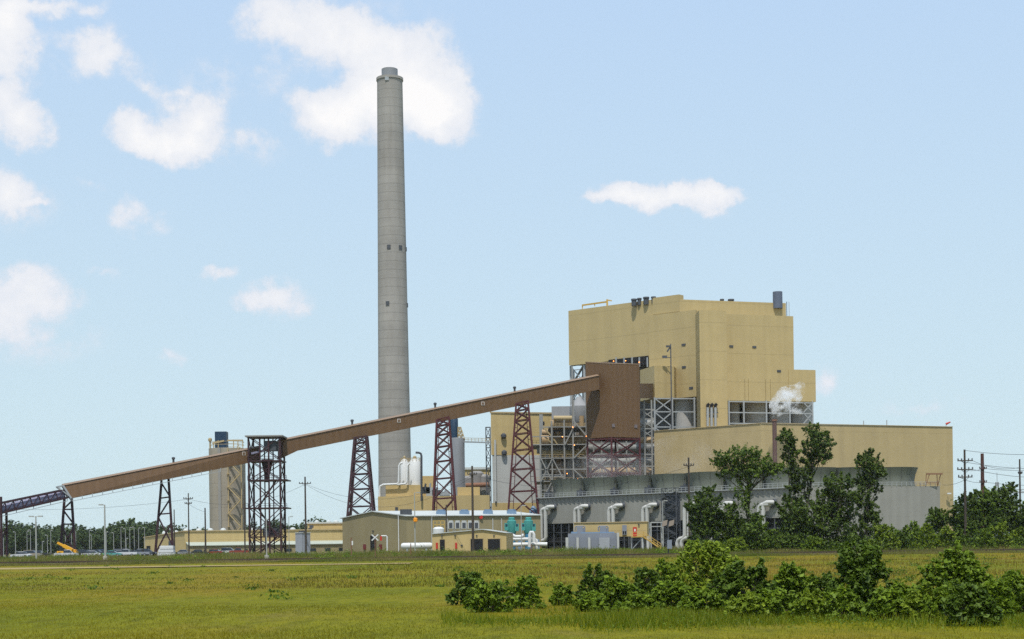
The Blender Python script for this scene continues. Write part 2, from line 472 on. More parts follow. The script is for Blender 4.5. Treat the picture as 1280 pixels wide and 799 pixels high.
LEAF_DARK = leaf_mat('dark_leaves', (.013, .034, .004), (.125, .195, .015), .32)
LEAF_MID = leaf_mat('mid_green_leaves', (.022, .058, .004), (.225, .320, .020), .40)
LEAF_LIGHT = leaf_mat('light_green_leaves', (.045, .095, .005), (.29, .37, .028), .42)
TREE_DARK = leaf_mat('dark_tree_leaves', (.012, .030, .003), (.105, .160, .014), .32)
TREE_MID = leaf_mat('mid_tree_leaves', (.020, .050, .004), (.14, .21, .018), .35)
LEAF_FAR = leaf_mat('hazy_tree_leaves', (.026, .050, .014), (.095, .135, .036))  # paler, bluer greens: distance haze painted into the leaf colour
GRASSM = leaf_mat('grass_blades', (.105, .117, .003), (.265, .212, .006), .43)
ROUGHM = leaf_mat('rough_grass_blades', (.095, .100, .004), (.27, .175, .032), .42)
WEEDM = leaf_mat('weed_stems', (.090, .145, .008), (.30, .23, .085), .5)


def leaf_mesh(name, pos, nrm, size, tint, m, parent=None, loc=(0, 0, 0), aspect=.62):
    n = len(pos); r = np.random.default_rng(n)
    nrm = nrm / np.maximum(np.linalg.norm(nrm, axis=1, keepdims=True), 1e-6)
    rv = r.normal(size=(n, 3)); a = np.cross(nrm, rv); a /= np.maximum(np.linalg.norm(a, axis=1, keepdims=True), 1e-6); b = np.cross(nrm, a)
    s = size[:, None] * .5
    v = np.empty((n, 4, 3)); bend = nrm * s * r.uniform(-.35, .35, (n, 1))
    v[:, 0] = pos - a * s; v[:, 1] = pos + b * s * aspect + bend; v[:, 2] = pos + a * s * 1.1; v[:, 3] = pos - b * s * aspect + bend
    v -= np.array(loc)
    me = bpy.data.meshes.new(name); me.vertices.add(4 * n); me.vertices.foreach_set('co', v.reshape(-1))
    me.loops.add(4 * n); me.loops.foreach_set('vertex_index', np.arange(4 * n, dtype=np.int32))
    me.polygons.add(n); me.polygons.foreach_set('loop_start', np.arange(0, 4 * n, 4, dtype=np.int32))
    at = me.attributes.new('tint', 'FLOAT', 'POINT'); at.data.foreach_set('value', np.repeat(np.clip(tint, 0, 1), 4).astype(np.float32))
    me.update(calc_edges=True); me.validate(); me.materials.append(m)
    o = bpy.data.objects.new(name, me); COL.objects.link(o)
    if parent is not None: o.parent = parent
    else: o.location = loc
    return o


def crown_points(clumps, n, leaf, seed, tuft=.42, ntuft=15, fill=.25, lift_=-.05):
    """leaves spread through tufts that sit about the clumps' ellipsoids, with some filling the inside"""
    r = np.random.default_rng(seed); P_, N_, S_, T_ = [], [], [], []
    vol = np.array([(c[1] * c[2] * c[3]) ** .67 for c in clumps]); share = vol / vol.sum()
    for (c, rx, ry, rz), sh in zip(clumps, share):
        k = max(7, int(ntuft * max(.6, (sh * len(clumps)) ** .7)))
        m = max(16, int(n * sh))
        d = r.normal(size=(k, 3)); d /= np.linalg.norm(d, axis=1, keepdims=True); d[:, 2] = np.where(d[:, 2] < -.7, -d[:, 2], d[:, 2])
        rad = r.uniform(fill, 1.0, (k, 1)) ** .5
        R = np.array([rx, ry, rz]); tc_ = np.array(c) + d * rad * R * .88
        tt = r.uniform(.1, .9, k); ts = r.uniform(.55, 1.25, k)
        w = r.integers(0, k, m)
        e = r.normal(size=(m, 3)); e /= np.linalg.norm(e, axis=1, keepdims=True)
        rm = R * .5 + R.mean() * .5
        ax = d * .9 + np.array([0, 0, .55]) + r.normal(size=(k, 3)) * .35; ax /= np.linalg.norm(ax, axis=1, keepdims=True)
        sl_ = r.uniform(0, 1, (m, 1)) ** .8                         # along the spray, tapering to its tip
        rad_ = (.62 - .46 * sl_) * r.uniform(0, 1, (m, 1)) ** .5 * np.where(r.uniform(size=(m, 1)) < .12, 1.6, 1.0)
        p = tc_[w] + (ax[w] * (sl_ * 1.9 - .75) + e * rad_) * rm * tuft * ts[w][:, None]
        f_ = r.uniform(size=m) < .16                               # loose leaves between the tufts
        p[f_] = np.array(c) + e[f_] * (r.uniform(.2, 1.12, (f_.sum(), 1))) * R
        P_.append(p); N_.append(e * .8 + d[w] * .5 + r.normal(size=(m, 3)) * .6 + np.array([0, -.15, .75]))
        S_.append(leaf * (.42 + 1.25 * r.uniform(0, 1, m) ** 2.2)); T_.append(tt[w] * .6 + r.uniform(0, .5, m) + lift_)
    return np.concatenate(P_), np.concatenate(N_), np.concatenate(S_), np.concatenate(T_)


def tree(name, label, cat, base, clumps, n, leaf, m, seed, trunk_r=.25, group=None, stems=1, loc_d=None):
    rr = random.Random(seed); base = Vector(base)
    t = thing(name, label, cat, base, group)
    tb_ = MB()
    top = max(clumps, key=lambda c: c[0][2])[0]; zt = top[2]
    hgt = zt - base.z
    axis = [base + Vector((0, 0, -.1))]
    for k in range(1, 6):
        f = k / 5; ax = base.lerp(Vector(top), f); ax += Vector((rr.uniform(-1, 1), rr.uniform(-1, 1), 0)) * hgt * .02; axis.append(ax)
    tb_.tube(axis, [trunk_r * (1 - .85 * k / 5) for k in range(6)], 7)
    for c, rx, ry, rz in clumps:
        c = Vector(c); f = min(.85, max(.12, (c.z - rz * .6 - base.z) / max(hgt, .1) * .8)); s_ = base.lerp(Vector(top), f)
        mid = s_.lerp(c, .55) + Vector((0, 0, .05 * hgt * rr.uniform(-.5, 1)))
        if (c - s_).length > .3:
            tb_.tube([s_, mid, c], [trunk_r * .45, trunk_r * .3, trunk_r * .1], 5)
            for _ in range(4):
                e = c + Vector((rr.uniform(-1, 1) * rx, rr.uniform(-1, 1) * ry, rr.uniform(-.3, 1) * rz)) * .75
                tb_.tube([mid.lerp(c, .6), e], [trunk_r * .16, trunk_r * .05], 4)
    tb_.build('trunk', BARK, t)
    p, nn, s, ti = crown_points(clumps, n, leaf, seed, lift_=.10 if name == 'shrub' else -.03)
    leaf_mesh('crown', p, nn, s, ti, m, t, tuple(base))
    return t


def hor(px): return HOR - (px - 640) * math.tan(ROLL)


def shoots(lay, d, seed):
    rr = random.Random(seed); out = []
    for _ in range(7):
        c = rr.choice(lay); top = min(q[1] - q[3] for q in lay); y = c[1] - c[3] * rr.uniform(.6, 1.5)
        out.append((c[0] + rr.uniform(-1, 1) * c[2], max(y, top - 2), rr.uniform(1.2, 2.6), rr.uniform(3, 6.5)))
    return out


def pclumps(lst, d, seed, squash=.8, grow=1.0):
    rr = random.Random(seed); out = []
    for px, py, rx, ry in lst:
        dd = d + rr.uniform(-.5, .5) * rx / F * d; p = P(px, py, dd)
        out.append(((p.x, p.y, p.z), rx / F * d, max(rx, ry * .6) / F * d * squash, ry / F * d))
    return out


def blob_layout(x0, x1, y0, y1, seed, k=7):
    """irregular clumps filling a photo box, with a few shoots standing above it"""
    rr = random.Random(seed); w, h = x1 - x0, y1 - y0; out = []
    cx = (x0 + x1) / 2
    rows = ((.16, 1.0, 4), (.38, .98, 4), (.58, .80, 3), (.76, .52, 2))
    for f, ww, n in rows:
        for i in range(n):
            xx = cx + w * .5 * ww * ((i + .5) / n * 2 - 1) * .95 + rr.uniform(-.08, .08) * w; r = w * .5 * ww / n * rr.uniform(.95, 1.45)
            out.append((xx, y1 - h * (f + rr.uniform(-.07, .07)), r, max(h * .10, min(r * rr.uniform(.7, 1.2), h * .24))))
    for i in range(3): out.append((cx + rr.uniform(-.28, .28) * w, y0 + h * rr.uniform(.05, .22), w * rr.uniform(.04, .09), h * rr.uniform(.08, .16)))
    out.append((cx + rr.uniform(-.12, .12) * w, y0 + h * .12, w * .12, h * .13))
    return out


SHR = [  # x0, x1, top, bottom, leaf, label
    (568, 606, 716, 757, 'D', 'dark round shrub at the far end of the shrub row, tall with a ragged top'),
    (590, 637, 728, 767, 'M', 'glossy green shrub in front of the dark shrub at the row\'s far end'),
    (641, 673, 722, 762, 'M', 'thin upright shrub beside a gap in the shrub row'),
    (691, 714, 733, 757, 'M', 'smallest shrub, alone in the gap of the shrub row'),
    (726, 768, 711, 757, 'D', 'dark pointed shrub just past the gap in the shrub row'),
    (752, 798, 726, 769, 'M', 'bright bushy shrub with a black hollow, in front of the dark pointed shrub'),
    (794, 828, 712, 752, 'D', 'dull dark shrub standing behind the row, below the solar signal post'),
    (814, 848, 704, 746, 'M', 'slender shrub touching the tallest light green bush'),
    (812, 868, 729, 769, 'M', 'wide low shrub at the foot of the tallest light green bush'),
    (846, 918, 679, 756, 'L', 'tallest bush of the row with a light yellow-green top'),
    (898, 962, 703, 770, 'D', 'massive dark green bush beside the tallest light green bush'),
    (960, 1016, 708, 768, 'M', 'medium dark bush with reddish shoots in the middle of the dense bushes'),
    (1012, 1050, 720, 767, 'D', 'low dark shrub filling the dip before the spire-topped bush'),
    (1042, 1114, 681, 768, 'D', 'tall spire-topped bush overlapping the columnar tree beyond the railway'),
    (1112, 1154, 728, 768, 'M', 'low leafy shrub between the spire-topped bush and the broad domed bush'),
    (1150, 1231, 690, 766, 'M', 'broad domed bush with shoots sticking up from its top'),
    (1190, 1242, 733, 779, 'D', 'blackish shrub nearest the camera, before the broad domed bush'),
    (1250, 1300, 718, 768, 'M', 'shrub cut by the edge of the photo at the end of the row'),
    (722, 756, 742, 766, 'M', 'low spreading shrub at the foot of the dark pointed shrub'),
    (778, 822, 744, 770, 'M', 'low spreading shrub in front of the bright bushy shrub'),
    (856, 902, 738, 772, 'M', 'low bright shrub in front of the tallest light green bush'),
    (916, 950, 742, 774, 'L', 'low pale shrub in front of the massive dark green bush'),
    (948, 990, 738, 773, 'M', 'low shrub between the massive dark bush and the bush with reddish shoots'),
    (1000, 1040, 742, 773, 'L', 'low pale shrub before the dip in the shrub row'),
    (1034, 1072, 736, 773, 'M', 'low shrub at the left foot of the spire-topped bush'),
    (1086, 1130, 738, 774, 'M', 'low shrub at the right foot of the spire-topped bush'),
    (1130, 1168, 738, 774, 'L', 'low pale shrub before the broad domed bush'),
    (1160, 1204, 736, 774, 'M', 'low leafy shrub beside the blackish shrub nearest the camera'),
    (1226, 1264, 728, 773, 'M', 'leafy shrub between the blackish shrub and the shrub cut by the edge'),
]
for i, (x0, x1, y0, y1, k, lab) in enumerate(SHR):
    px = (x0 + x1) / 2; d = H0 / ((y1 - hor(px)) / F)
    ew = (x1 - x0) * .2; lay = blob_layout(x0 - ew, x1 + ew, y0, y1 + 2, 100 + i)
    cl = pclumps(lay + shoots(lay, d, 40 + i), d, i); b0 = P(px, y1, d); b0.z = prof(d) - .02
    area = (x1 - x0) * (y1 - y0)
    tree('shrub', lab, 'shrub', b0, cl, int(1300 + area * 2.1), .185, {'D': LEAF_DARK, 'M': LEAF_MID, 'L': LEAF_LIGHT}[k], 300 + i, .05, 'shrubs along the ditch in the field')

TD = 268.0
TREES = [
    ('tree', 'airy spreading tree with a wide thin crown in front of the cooling tower', 933, 689, TD, [(905, 575, 14, 10), (925, 570, 18, 11), (945, 578, 18, 12), (960, 585, 15, 9), (912, 588, 14, 9), (935, 592, 17, 11), (970, 590, 11, 8), (900, 572, 9, 7), (918, 580, 16, 9), (952, 590, 16, 9), (976, 584, 8, 6), (906, 594, 10, 7), (938, 568, 12, 8), (928, 610, 12, 14), (932, 635, 12, 16), (940, 655, 14, 15), (900, 582, 8, 6)], 7500, .42, 'M', .28),
    ('tree', 'slender tall poplar, shorter of the twin crowns against the tan turbine hall', 992, 689, TD + 4, [(984, 547, 9, 10), (988, 560, 10, 10), (990, 575, 8, 9), (982, 572, 5, 6), (992, 592, 8, 12), (994, 612, 8, 12), (995, 640, 9, 14)], 4200, .45, 'D', .22),
    ('tree', 'tallest poplar, fuller of the twin crowns against the tan turbine hall', 1006, 689, TD + 3, [(1018, 542, 13, 9), (1027, 553, 13, 11), (1016, 562, 14, 12), (1026, 572, 12, 9), (1012, 578, 10, 9), (1007, 595, 8, 12), (1004, 616, 9, 13), (1003, 645, 10, 14)], 6000, .45, 'D', .26),
    ('tree', 'dark columnar tree with a ragged side branch before the grey tower end wall', 1084, 686, TD + 2, [(1086, 572, 8, 8), (1080, 582, 12, 11), (1092, 585, 12, 12), (1103, 592, 7, 7), (1084, 604, 13, 13), (1081, 624, 12, 14), (1084, 644, 11, 14), (1081, 664, 13, 13), (1096, 612, 6, 6), (1095, 650, 8, 10)], 7000, .45, 'D', .26),
    ('tree', 'dense dark tree at the foot of the twin poplars', 988, 690, TD - 6, [(980, 635, 9, 12), (992, 640, 12, 14), (984, 660, 14, 14), (1000, 662, 13, 16), (990, 677, 18, 11), (976, 676, 10, 10)], 6500, .46, 'D', .22),
    ('tree', 'broad dark bushy tree between the twin poplars and the columnar tree', 1046, 690, TD - 4, [(1050, 602, 12, 10), (1038, 614, 13, 12), (1056, 618, 12, 13), (1028, 632, 13, 14), (1046, 640, 17, 16), (1060, 648, 10, 16), (1030, 660, 16, 16), (1050, 668, 17, 16), (1019, 645, 9, 14), (1020, 674, 12, 12)], 10500, .46, 'D', .28),
    ('tree', 'low dark tree overlapping the last visible pipe pair by the utility pole', 882, 690, TD - 5, [(884, 622, 12, 9), (872, 632, 11, 9), (892, 634, 12, 12), (880, 648, 13, 14), (878, 668, 13, 14), (893, 660, 10, 16), (868, 640, 6, 6)], 6500, .46, 'D', .22),
    ('tree', 'blackish small tree under the airy spreading tree', 912, 690, TD - 3, [(905, 650, 10, 10), (914, 642, 9, 10), (918, 662, 14, 14), (904, 672, 12, 12), (926, 676, 12, 10)], 4500, .46, 'D', .2),
    ('tree', 'bright bushy sapling at the foot of the airy spreading tree', 944, 691, TD - 8, [(935, 665, 9, 9), (946, 660, 10, 11), (955, 668, 9, 9), (942, 678, 14, 9), (958, 680, 9, 8)], 4200, .44, 'M', .15),
    ('tree', 'dark leafy tree behind the utility pole with three crossarms', 1204, 688, TD - 2, [(1200, 634, 10, 10), (1194, 646, 8, 9), (1210, 628, 9, 9), (1206, 650, 13, 14), (1198, 664, 12, 12), (1216, 660, 11, 14)], 5200, .45, 'D', .22),
    ('tree', 'rounded green tree in front of the brown steel pole', 1232, 688, TD, [(1228, 622, 10, 8), (1238, 620, 10, 9), (1222, 632, 11, 10), (1240, 636, 13, 12), (1230, 650, 15, 14), (1246, 656, 10, 12)], 6000, .45, 'M', .22),
    ('tree', 'spiky topped tree in front of the substation masts', 1258, 688, TD + 1, [(1258, 614, 7, 8), (1264, 610, 6, 6), (1250, 624, 9, 9), (1262, 630, 11, 12), (1254, 646, 13, 13), (1268, 652, 9, 12)], 5200, .45, 'D', .22),
    ('tree', 'dark tree at the very edge of the photo beyond the railway', 1281, 688, TD - 2, [(1280, 652, 9, 10), (1288, 646, 10, 12), (1278, 668, 10, 12), (1290, 668, 10, 12)], 3500, .45, 'D', .2),
    ('tree', 'small round tree against the corner of the tan turbine hall', 1172, 688, TD + 3, [(1166, 646, 7, 8), (1176, 645, 7, 8), (1170, 656, 11, 11), (1184, 650, 6, 7)], 3000, .42, 'M', .15),
]
for i, (nm, lab, px, py, d, lay, n, lf, k, tr) in enumerate(TREES):
    b0 = P(px, py, d); b0.z = prof(d) - .05; gk = 1.42 if any(w in lab for w in ('dense', 'broad', 'low dark', 'blackish', 'behind', 'rounded', 'edge')) else 1.25
    tree(nm, lab, 'tree', b0, pclumps([(a, b, e * gk, f * gk) for a, b, e, f in lay], d, 50 + i, .9), int(n * 2.3), lf * .88, {'D': TREE_DARK, 'M': TREE_MID}[k], 500 + i, tr, 'trees beyond the railway')
# yellow-green thicket shrubs along the far side of the railway
TH = [(1104, 30, 660), (1124, 22, 667), (1140, 20, 658), (1158, 24, 661), (1182, 22, 664), (1206, 26, 662), (1230, 24, 666), (1250, 26, 660), (1276, 26, 664), (1068, 20, 672), (1016, 20, 676), (962, 20, 676), (918, 22, 678), (876, 16, 680)]
THL = ['dark thicket shrub right beside the columnar tree', 'low pale shrub before the grey tower end wall', 'pointed yellow-green shrub before the grey tower end wall', 'bushy yellow-green shrub below the small round tree',
       'leafy shrub between the small round tree and the three-crossarm pole', 'shrub at the foot of the three-crossarm pole', 'low shrub before the rounded green tree', 'wide shrub before the spiky topped tree', 'last thicket shrub at the photo\'s edge',
       'low shrub at the foot of the columnar tree', 'low shrub before the broad dark bushy tree', 'low bright shrub beside the dense dark tree', 'low shrub below the blackish small tree', 'low shrub at the foot of the low dark tree by the pole']
for i, ((px, w, y0), lab) in enumerate(zip(TH, THL)):
    d = TD - 12 + (i % 3) * 3; lay = blob_layout(px - w / 2 - 5, px + w / 2 + 5, y0 - 5, 692, 700 + i)
    b0 = P(px, 690, d); b0.z = prof(d) - .05
    tree('thicket_shrub', lab, 'shrub', b0, pclumps(lay, d, 90 + i), 3200, .40, (LEAF_LIGHT, TREE_MID, LEAF_MID, LEAF_LIGHT)[i % 4], 800 + i, .06, 'thicket along the railway')

# far tree line beyond the car park
rr = random.Random(12)
protos = []
for k in range(5):
    w = rr.uniform(7.5, 10); h = rr.uniform(15, 18)
    cl = [((rr.uniform(-.5, .5) * w, rr.uniform(-.5, .5) * w, h * f), w * rr.uniform(.42, .6), w * .5, h * .2) for f in (.16, .3, .42, .52, .62, .7, .78, .84)]
    t = tree('far_tree', 'round-topped dark green tree in the hazy tree line beyond the car park', 'tree', (0, 0, 0), cl, 2600, 1.15, LEAF_FAR, 900 + k, .4, 'trees of the far tree line')
    protos.append(t)
tops = [(-30, 664), (5, 661), (30, 655), (60, 661), (95, 656), (115, 660), (135, 664), (152, 650), (168, 648), (180, 652), (200, 655), (230, 660), (262, 662), (300, 660), (340, 654), (352, 652), (365, 660), (400, 649), (420, 655), (450, 660), (520, 664)]
used = [False] * 5
for row, (d0, d1, dy) in enumerate(((800, 860, 0), (740, 790, 5))):
    px = -50.0
    while px < (500 if row == 0 else 240):
        d = rr.uniform(d0, d1); ty = np.interp(px, [a for a, _ in tops], [b for _, b in tops]) + rr.uniform(-2.5, 4) + dy
        z = zz(px, ty, d); hh = z - PZ; k = rr.randrange(5); q = xy(px, d)
        loc = (q.x, q.y, PZ - .2); s = hh / 16.5
        if used[k]: copy_thing(protos[k], loc, rr.uniform(0, 6), sc=(s * rr.uniform(1.0, 1.35), s * 1.2, s))
        else: protos[k].location = loc; protos[k].scale = (s * 1.15, s, s); used[k] = True
        px += rr.uniform(8, 13)
for k in range(5):
    if not used[k]:
        q = xy(180 + k * 9, 800); protos[k].location = (q.x, q.y, PZ - .2); used[k] = True
for px in (1196, 1215, 1238, 1262, 1284, 1300):
    d = rr.uniform(620, 700); q = xy(px, d); s = rr.uniform(.7, .9)
    copy_thing(protos[rr.randrange(5)], (q.x, q.y, PZ - .2), rr.uniform(0, 6), 'round-topped distant tree behind the substation poles', (s, s, s))['group'] = 'trees behind the substation'


# grass: near blades, weeds along the bank, undergrowth round the shrubs
def blades(name, pts, h, wdt, m, tint, seed, lean=.35):
    n = len(pts); r = np.random.default_rng(seed); a = r.uniform(0, 6.283, n)
    dx = np.stack([np.cos(a), np.sin(a), np.zeros(n)], 1) * (wdt[:, None] / 2)
    ln = np.stack([r.normal(size=n), r.normal(size=n), np.zeros(n)], 1) * (lean * h[:, None] * .6)
    v = np.empty((n, 3, 3)); v[:, 0] = pts - dx; v[:, 1] = pts + dx; v[:, 2] = pts + ln + np.stack([np.zeros(n), np.zeros(n), h], 1)
    me = bpy.data.meshes.new(name); me.vertices.add(3 * n); me.vertices.foreach_set('co', v.reshape(-1))
    me.loops.add(3 * n); me.loops.foreach_set('vertex_index', np.arange(3 * n, dtype=np.int32))
    me.polygons.add(n); me.polygons.foreach_set('loop_start', np.arange(0, 3 * n, 3, dtype=np.int32))
    at = me.attributes.new('tint', 'FLOAT', 'POINT'); at.data.foreach_set('value', np.repeat(np.clip(tint, 0, 1), 3).astype(np.float32))
    me.update(calc_edges=True); me.materials.append(m)
    o = bpy.data.objects.new(name, me); COL.objects.link(o); tag(o, kind='stuff'); return o


def gz(x, y):
    z = np.interp(y, [0, 60, 120, 190, 226, 240, 252, 266, 280, 9000], [-.1, 0, .1, .35, .6, 1.0, 1.05, 1.45, PZ, PZ])
    return z + np.where((y > 20) & (y < 225), .07 * np.sin(x * .11 + y * .05) + .06 * np.sin(y * .19 + x * .031 + 1), 0)


def scatter(n, y0, y1, seed, power=1.0, margin=.45):
    r = np.random.default_rng(seed); y = y0 + (y1 - y0) * r.uniform(0, 1, n) ** power; x = y * r.uniform(-margin, margin, n)
    return x, y, r


def patchy(x, y): return .5 + .25 * np.sin(x * .21 + 1.7 * np.sin(y * .09)) + .25 * np.sin(y * .27 + 2.1 * np.sin(x * .07 + 1))


x, y, r = scatter(230000, 40, 135, 1, 1.35)
blades('meadow_grass', np.stack([x, y, gz(x, y) - .02], 1), r.uniform(.04, .12, len(x)) * (.6 + .8 * patchy(x, y)), r.uniform(.012, .03, len(x)), GRASSM, patchy(x, y) * .6 + r.uniform(0, .45, len(x)), 2)
x, y, r = scatter(90000, 110, 238, 3, 1.0)
k = (r.uniform(size=len(x)) < .25 + .75 * patchy(x, y)) & ~((x < -28) & (y > 198) & (y < 228) & (r.uniform(size=len(x)) < .93)); x, y = x[k], y[k]
blades('rough_grass', np.stack([x, y, gz(x, y) - .02], 1), r.uniform(.10, .40, len(x)) * np.where(x < -20, .5, 1), r.uniform(.04, .09, len(x)), ROUGHM, patchy(x * 1.7, y * 1.3) * .6 + r.uniform(-.1, .3, len(x)) + np.where(x > 0, .15, -.15), 4)
x, y, r = scatter(110000, 247.5, 290, 5)
blades('weeds', np.stack([x, y, gz(x, y) - .02], 1), r.uniform(.25, 1.15, len(x)) * (.35 + .85 * patchy(x, y)), r.uniform(.06, .14, len(x)), WEEDM, patchy(x * 2.3, y) * .7 + r.uniform(-.1, .4, len(x)), 6)
x, y, r = scatter(60000, 234, 242.6, 15)
blades('bank_grass', np.stack([x, y, gz(x, y) - .02], 1), r.uniform(.1, .62, len(x)) * (.25 + patchy(x, y)), r.uniform(.05, .12, len(x)), WEEDM, patchy(x * 1.3, y) * .7 + r.uniform(0, .4, len(x)), 16)
r = np.random.default_rng(8); n = 15000
px = 560 + r.uniform(0, 1, n) ** .7 * 760; yy = 58.2 + r.normal(size=n) * 1.9 + (px < 720) * 2.6
x = (px - 640) / F * yy; UG = LEAF_MID
keep = (patchy(x * 3, yy * 2) > r.uniform(.0, .9, n)); x, yy = x[keep], yy[keep]; n = len(x)
hh = r.uniform(0, 1, n) ** 2.0 * np.where(x > 2.6, .6, .35) * (.3 + patchy(x * 5, yy * 4))
leaf_mesh('undergrowth', np.stack([x, yy, gz(x, yy) + hh * (.5 + .5 * patchy(x * 2, yy))], 1), r.normal(size=(n, 3)) + np.array([0, -.3, .8]), r.uniform(.05, .11, n), r.uniform(0, .55, n) + .35 * patchy(x * 6, yy * 3), LEAF_MID)['kind'] = 'stuff'
r = np.random.default_rng(9); n = 46000
px = 545 + r.uniform(0, 1, n) ** .75 * 790; yy = 59.5 + r.normal(size=n) * 2.6 + (px < 720) * 2.4; x = (px - 640) / F * yy
keep = patchy(x * 2.4, yy * 2) > r.uniform(0, .9, n); x, yy = x[keep], yy[keep]; n = len(x)
blades('tall_grass', np.stack([x, yy, gz(x, yy) - .02], 1), r.uniform(.12, .62, n) * (.4 + .8 * patchy(x * 3, yy * 2)), r.uniform(.018, .045, n), leaf_mat('tall_green_grass', (.085, .14, .003), (.25, .25, .010), .42), r.uniform(0, 1, n), 10, .5)
r = np.random.default_rng(19); n = 30000
px = 855 + r.uniform(0, 1, n) * 470; yy = 258 + r.uniform(0, 1, n) * 16; x = (px - 640) / F * yy; hx = 1.2 + 2.4 * patchy(x * 1.3, yy * .6)
leaf_mesh('understorey', np.stack([x, yy, gz(x, yy) + r.uniform(0, 1, n) ** 1.3 * hx], 1), r.normal(size=(n, 3)) + np.array([0, -.2, .8]), r.uniform(.2, .5, n), r.uniform(0, .6, n) + .35 * patchy(x * 2, yy * 2), TREE_MID)['kind'] = 'stuff'
# small weeds dotted over the far half of the field
r = np.random.default_rng(28); pts, nn, ss, tt = [], [], [], []
for k in range(150):
    cy = r.uniform(85, 232); cx = cy * r.uniform(-.36, .36); rad = r.uniform(.25, .9); m = int(60 * rad) + 20
    if cx < -.02 * cy and k % 3: continue
    e = r.normal(size=(m, 3)) * np.array([rad, rad, rad * .45]) * .5; pts.append(np.stack([cx + e[:, 0], cy + e[:, 1], gz(np.full(m, cx), np.full(m, cy)) + np.abs(e[:, 2]) + .05], 1))
    nn.append(r.normal(size=(m, 3)) + np.array([0, 0, .8])); ss.append(r.uniform(.1, .24, m)); tt.append(r.uniform(0, .7, m))
for k in range(170):
    cy = r.uniform(249, 286); cx = cy * r.uniform(-.36, .36); rad = r.uniform(.4, 1.4); m = int(70 * rad) + 20
    e = r.normal(size=(m, 3)) * np.array([rad, rad, rad * .7]) * .5; pts.append(np.stack([cx + e[:, 0], cy + e[:, 1], gz(np.full(m, cx), np.full(m, cy)) + np.abs(e[:, 2]) + .1], 1))
    nn.append(r.normal(size=(m, 3)) + np.array([0, 0, .8])); ss.append(r.uniform(.16, .36, m)); tt.append(r.uniform(.1, .9, m))
leaf_mesh('field_weeds', np.concatenate(pts), np.concatenate(nn), np.concatenate(ss), np.concatenate(tt), LEAF_MID)['kind'] = 'stuff'

# ------------------------------------------------------------------ smokestack
d = 640; c = xy(494, d, 620); zt = zz(487.5, 99, d); zc = zz(487.5, 87, d)
st = thing('smokestack', 'very tall grey concrete smokestack rising behind the conveyor', 'smokestack', (c.x, c.y, PZ))
rb, rtp = 21.6 / F * d, 15.8 / F * d
prof_ = [(rb + (rtp - rb) * (k / 40) ** .92, PZ + (zt - PZ) * k / 40) for k in range(41)]
MB().lathe((c.x, c.y), prof_, 64).build('shaft', CONC, st)
MB().lathe((c.x, c.y), [(rtp * .64, zt - .5), (rtp * .64, zc), (rtp * .58, zc), (rtp * .58, zc - 2)], 40).build('liner', mat('liner_metal', (.22, .225, .235), .5, .12), st)
m = MB(); m.lathe((c.x, c.y), [(rtp + .05, zt - .8), (rtp + .35, zt - .8), (rtp + .35, zt + .25), (rtp - .3, zt + .25)], 48, False); m.build('rim', CONC, st)
for py, lst in ((312, ((487.5, 0), (501.5, 0), (509.8, 0))), (382, ((486, 0), (510.4, 0)))):
    for px, _ in lst:
        a = P(px, py, d); zr = a.z; f = (zr - PZ) / (zt - PZ); rr_ = rb + (rtp - rb) * f ** .92; off = max(-.99, min(.99, (a.x - c.x) / rr_))
        ang = math.asin(off); q = Vector((c.x + math.sin(ang) * rr_, c.y - math.cos(ang) * rr_))
        MB().box((q.x, q.y, zr), (1.5, .5, 1.7), ang).build('access_door', DKGREY, st)
MB().box((xy(485, d, 102).x, d - rtp - .05, zz(485, 103, d)), (1.6, .5, 1.6)).build('access_door', STEEL, st)

# ------------------------------------------------------------------ boiler house
U = 430


def bx(px, d): return xy(px, d, U)


bh = thing('boiler_house', 'huge tan boiler house of stacked windowless blocks, the tallest building', 'power station', (62, 515, PZ))
A, B, C_ = bx(711, 531), bx(850, 502), bx(983, 513); D_ = A + (C_ - B)
zA = zz(780, 379.6, (Vector(A) * .5 + Vector(B) * .5).y); zbot = zz(712, 457, 531)
B1 = A.lerp(B, .76)
MB().prism([A, B1, B1 + (C_ - B), D_], zbot, zA).build('upper_block', TAN, bh)
zC = zz(915, 377, 508)
MB().prism([B1 + Vector((.02, -.02)), B, C_, D_ + Vector((.5, .4)), B1 + (C_ - B) + Vector((.02, -.02))], zbot + 12, zC).build('penthouse', TAN, bh)
m = MB(); plq = Plane(A, B); pq0, pq1 = A.lerp(B, .77), B; nq = plq.n * .25
m.prism([pq0 + nq, pq1 + nq, pq1 - plq.n * 2.5, pq0 - plq.n * 2.5], zC - 4, zz(849, 368.2, 502)); m.build('parapet', TAN, bh)
b1l, b1r = bx(811, 508.5), bx(870, 497)
zb1 = zz(860, 388.5, 499); zlow = zz(855, 497, 500)
MB().prism([b1l, b1r, b1r + Vector((8, 24)), b1l + Vector((8, 24))], zlow, zb1).build('front_bay', TAN, bh)
sA, sB, sC = bx(869.6, 496.5), bx(874.5, 487), bx(908.5, 489)
zsh = zz(880, 388, 487.5)
MB().prism([sA, sB, sC, sC + Vector((2, 14)), sA + Vector((2, 14))], PZ, zsh).build('stair_shaft', TAN, bh)
wA, wB = bx(908, 494), bx(992, 501); bkv = Vector((-6, 26))
zw = zz(950, 394, 497.5); zwl = zz(950, 501.5, 497.5)
MB().prism([wA, wB, wB + bkv, wA + bkv], zwl, zw).build('right_wing', TAN, bh)
zst = zz(992, 450, 501)
lA, lB = bx(985, 500.8), bx(1018.5, 503.5)
MB().prism([lA + Vector((0, -.6)), lB + Vector((0, -.6)), lB + bkv, lA + bkv], zwl + .05, zz(1002, 462.5, 502)).build('low_wing', TAN, bh)
cA, cB, cC = bx(799.5, 506), bx(817.5, 494), bx(842, 497)
